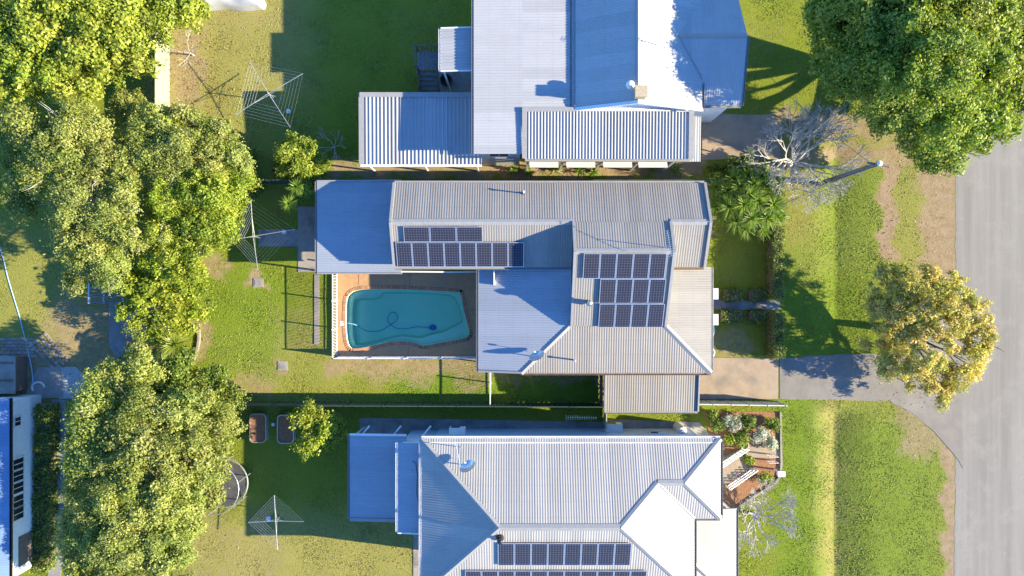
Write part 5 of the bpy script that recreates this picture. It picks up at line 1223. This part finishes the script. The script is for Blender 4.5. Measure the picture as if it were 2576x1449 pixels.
for i, (x, y, r, lb) in enumerate(((1830,420,.8,'leafy shrub between the driveway and the dracaenas, nearest the house'),(1880,418,.9,'leafy shrub between the driveway and the dracaenas, nearest the bare tree'),(1790,430,.5,'small leafy shrub at the carport corner'),(2115,275,.5,'small green shrub alone on the verge beneath the street tree'),(790,462,.6,'bright shrub behind the dracaena cluster at the fence'),(655,480,.6,'dark low shrub in the shaded corner by the green fence'),(720,430,.7,'shrub under the small yellow green tree'),(640,400,.8,'dark shrub at the shaded edge of the feathery tree'))):
    shrub(x, y, r, .8 if r > .6 else .5, G_S if i != 4 else G_L, lb)

# ------------------------------------------------------------ grass
def grass():
    # plan polygons of buildings also keep grass out
    for poly in (((-7,1.5),(11.6,1.5),(11.6,6.2),(-7,6.2)),((-1.9,-5),(11.8,-5),(11.8,1.6),(-1.9,1.6)),((-2,8.2),(11.2,8.2),(11.2,22),(-2,22)),((11,11),(13.5,11),(13.5,20),(11,20)),((-5,-9.4),(12.1,-9.4),(12.1,-18),(-5,-18)),((-42,lys),(lxw+.1,lys),(lxw+.1,lyn),(-42,lyn))):
        EXCL.append(list(poly))
    N_ = 330000
    x = rng.uniform(-36.5,31,N_); y = rng.uniform(-20.5,20.5,N_)
    keep = np.ones(N_, bool)
    for p in EXCL: keep &= ~inpoly(p, x, y)
    d = zone(DIRT, DIRTW, x, y); keep &= rng.random(N_) > np.clip(d*1.35-.1, 0, .97)
    pn = np.sin(x*1.7+np.sin(y*2.3))*np.sin(y*1.9+np.sin(x*1.1)); keep &= rng.random(N_) < .72+.28*pn
    x = x[keep]; y = y[keep]; n = len(x); z = height(x, y)
    dry = zone(DRY, DRYW, x, y)[:,None]; lush = zone(LUSH, LUSHW, x, y)[:,None]
    mix = rng.random((n,1)); base = np.array([.17,.22,.02])*(1-mix)+np.array([.28,.30,.045])*mix
    base = base*(1-dry)+dry*np.array([.34,.30,.10]); base = base*(1-lush*.7)+lush*.7*np.array([.16,.25,.02])
    big = (.5+.3*np.sin(x*.9+np.sin(y*.6)*2)*np.sin(y*.8+np.sin(x*.5)*2)+.2*np.sin(x*2.9+y*1.4+np.sin(y*1.7)*1.5))[:,None]
    base = base*(.8+.4*big)*rng.uniform(.75,1.2,(n,1))
    V = np.empty((n,2,4,3)); 
    for b in range(2):
        a = rng.uniform(0,6.283,n); w = rng.uniform(.014,.032,n); h = rng.uniform(.018,.045,n)*(1+.4*lush[:,0]); ln = rng.uniform(.03,.08,n)
        dx, dy = np.cos(a), np.sin(a); P = np.stack([x+rng.normal(0,.03,n), y+rng.normal(0,.03,n), z-.01], 1)
        s = np.stack([-dy,dx,np.zeros(n)],1)*w[:,None]; t = np.stack([dx*ln,dy*ln,h],1)
        V[:,b,0] = P-s; V[:,b,1] = P+s; V[:,b,2] = P+t+s*.5; V[:,b,3] = P+t-s*.5
    o = mesh_leaves('lawn_grass', V.reshape(-1,3), np.repeat(base, 2, axis=0), M['grass'], None)
    o['kind'] = 'stuff'; o['label'] = 'short green lawn and verge grass'; o['category'] = 'grass'
grass()

# fallen leaves and twigs scattered over the lawns
def litter():
    n = 5200; k = rng.random(n)
    cx = np.where(k < .35, rng.normal(W(470,0).x, 2.6, n), np.where(k < .6, rng.normal(W(2250,0).x, 3.2, n), np.where(k < .8, rng.uniform(-30,-17,n), rng.uniform(-14,-4,n))))
    cy = np.where(k < .35, rng.normal(W(0,200).y, 3.5, n), np.where(k < .6, rng.normal(W(0,800).y, 4.5, n), np.where(k < .8, rng.uniform(-19,0,n), rng.uniform(-19,-13,n))))
    keep = cx < 29.5
    for p in EXCL[-6:]: keep &= ~inpoly(p, cx, cy)
    x, y = cx[keep], cy[keep]; P = np.stack([x, y, height(x, y)+.05], 1); Nn = unit(np.array([0,0,1.])+rng.normal(size=P.shape)*.35)
    pal = np.array([(.30,.17,.07),(.38,.26,.12),(.22,.12,.06),(.42,.34,.18)])
    o = mesh_leaves('fallen_leaves', leaf_quads(P, Nn, rng.uniform(.05,.13,len(P)), .6), pal[rng.integers(0,4,len(P))], M['leaf'], None)
    o['kind'] = 'stuff'; o['label'] = 'brown fallen leaves scattered over the lawns'; o['category'] = 'leaves'
litter()
# small things by the mulched garden and along the panels
p = W(1868,1117,0); T = thing('plant_pot', 'round cream plant pot with a green plant beside the entry path', 'plant pot', p)
MB().lathe(p, [(.2,.02),(.28,.42),(.3,.45),(.25,.45),(.22,.36)], 16).build('pot', M['offwhite'], T); head(T, p+Vector((0,0,.42)), .4, 40, .05, .4, D_G, 77, 'plant')
p = W(1936,1150,0); T = thing('plant_stand', 'small white wire stand in the mulch by the garden letterbox', 'plant stand', p)
for dx_ in (-.3,0,.3): MB().bar(p+Vector((dx_,-.2,0)), p+Vector((dx_,-.2,.8)), .03, .03, (1,0,0)).build('upright', M['white'], T); MB().bar(p+Vector((dx_,.2,0)), p+Vector((dx_,.2,.8)), .03, .03, (1,0,0)).build('upright', M['white'], T)
for z_ in (.3,.8):
    for dy_ in (-.2,.2): MB().bar(p+Vector((-.32,dy_,z_)), p+Vector((.32,dy_,z_)), .03, .03).build('crossbar', M['white'], T)
p = W(96,975,.12); ringp = [p+Vector((.42*math.cos(a*.2),.36*math.sin(a*.2),0)) for a in range(0,20)]
o = MB().tube(ringp, .07, 7).build('pipe_bend', M['acwhite'], off=p, smooth=True); tag(o, 'curved white pipe bend on the slab by the weatherboard house', 'pipe')
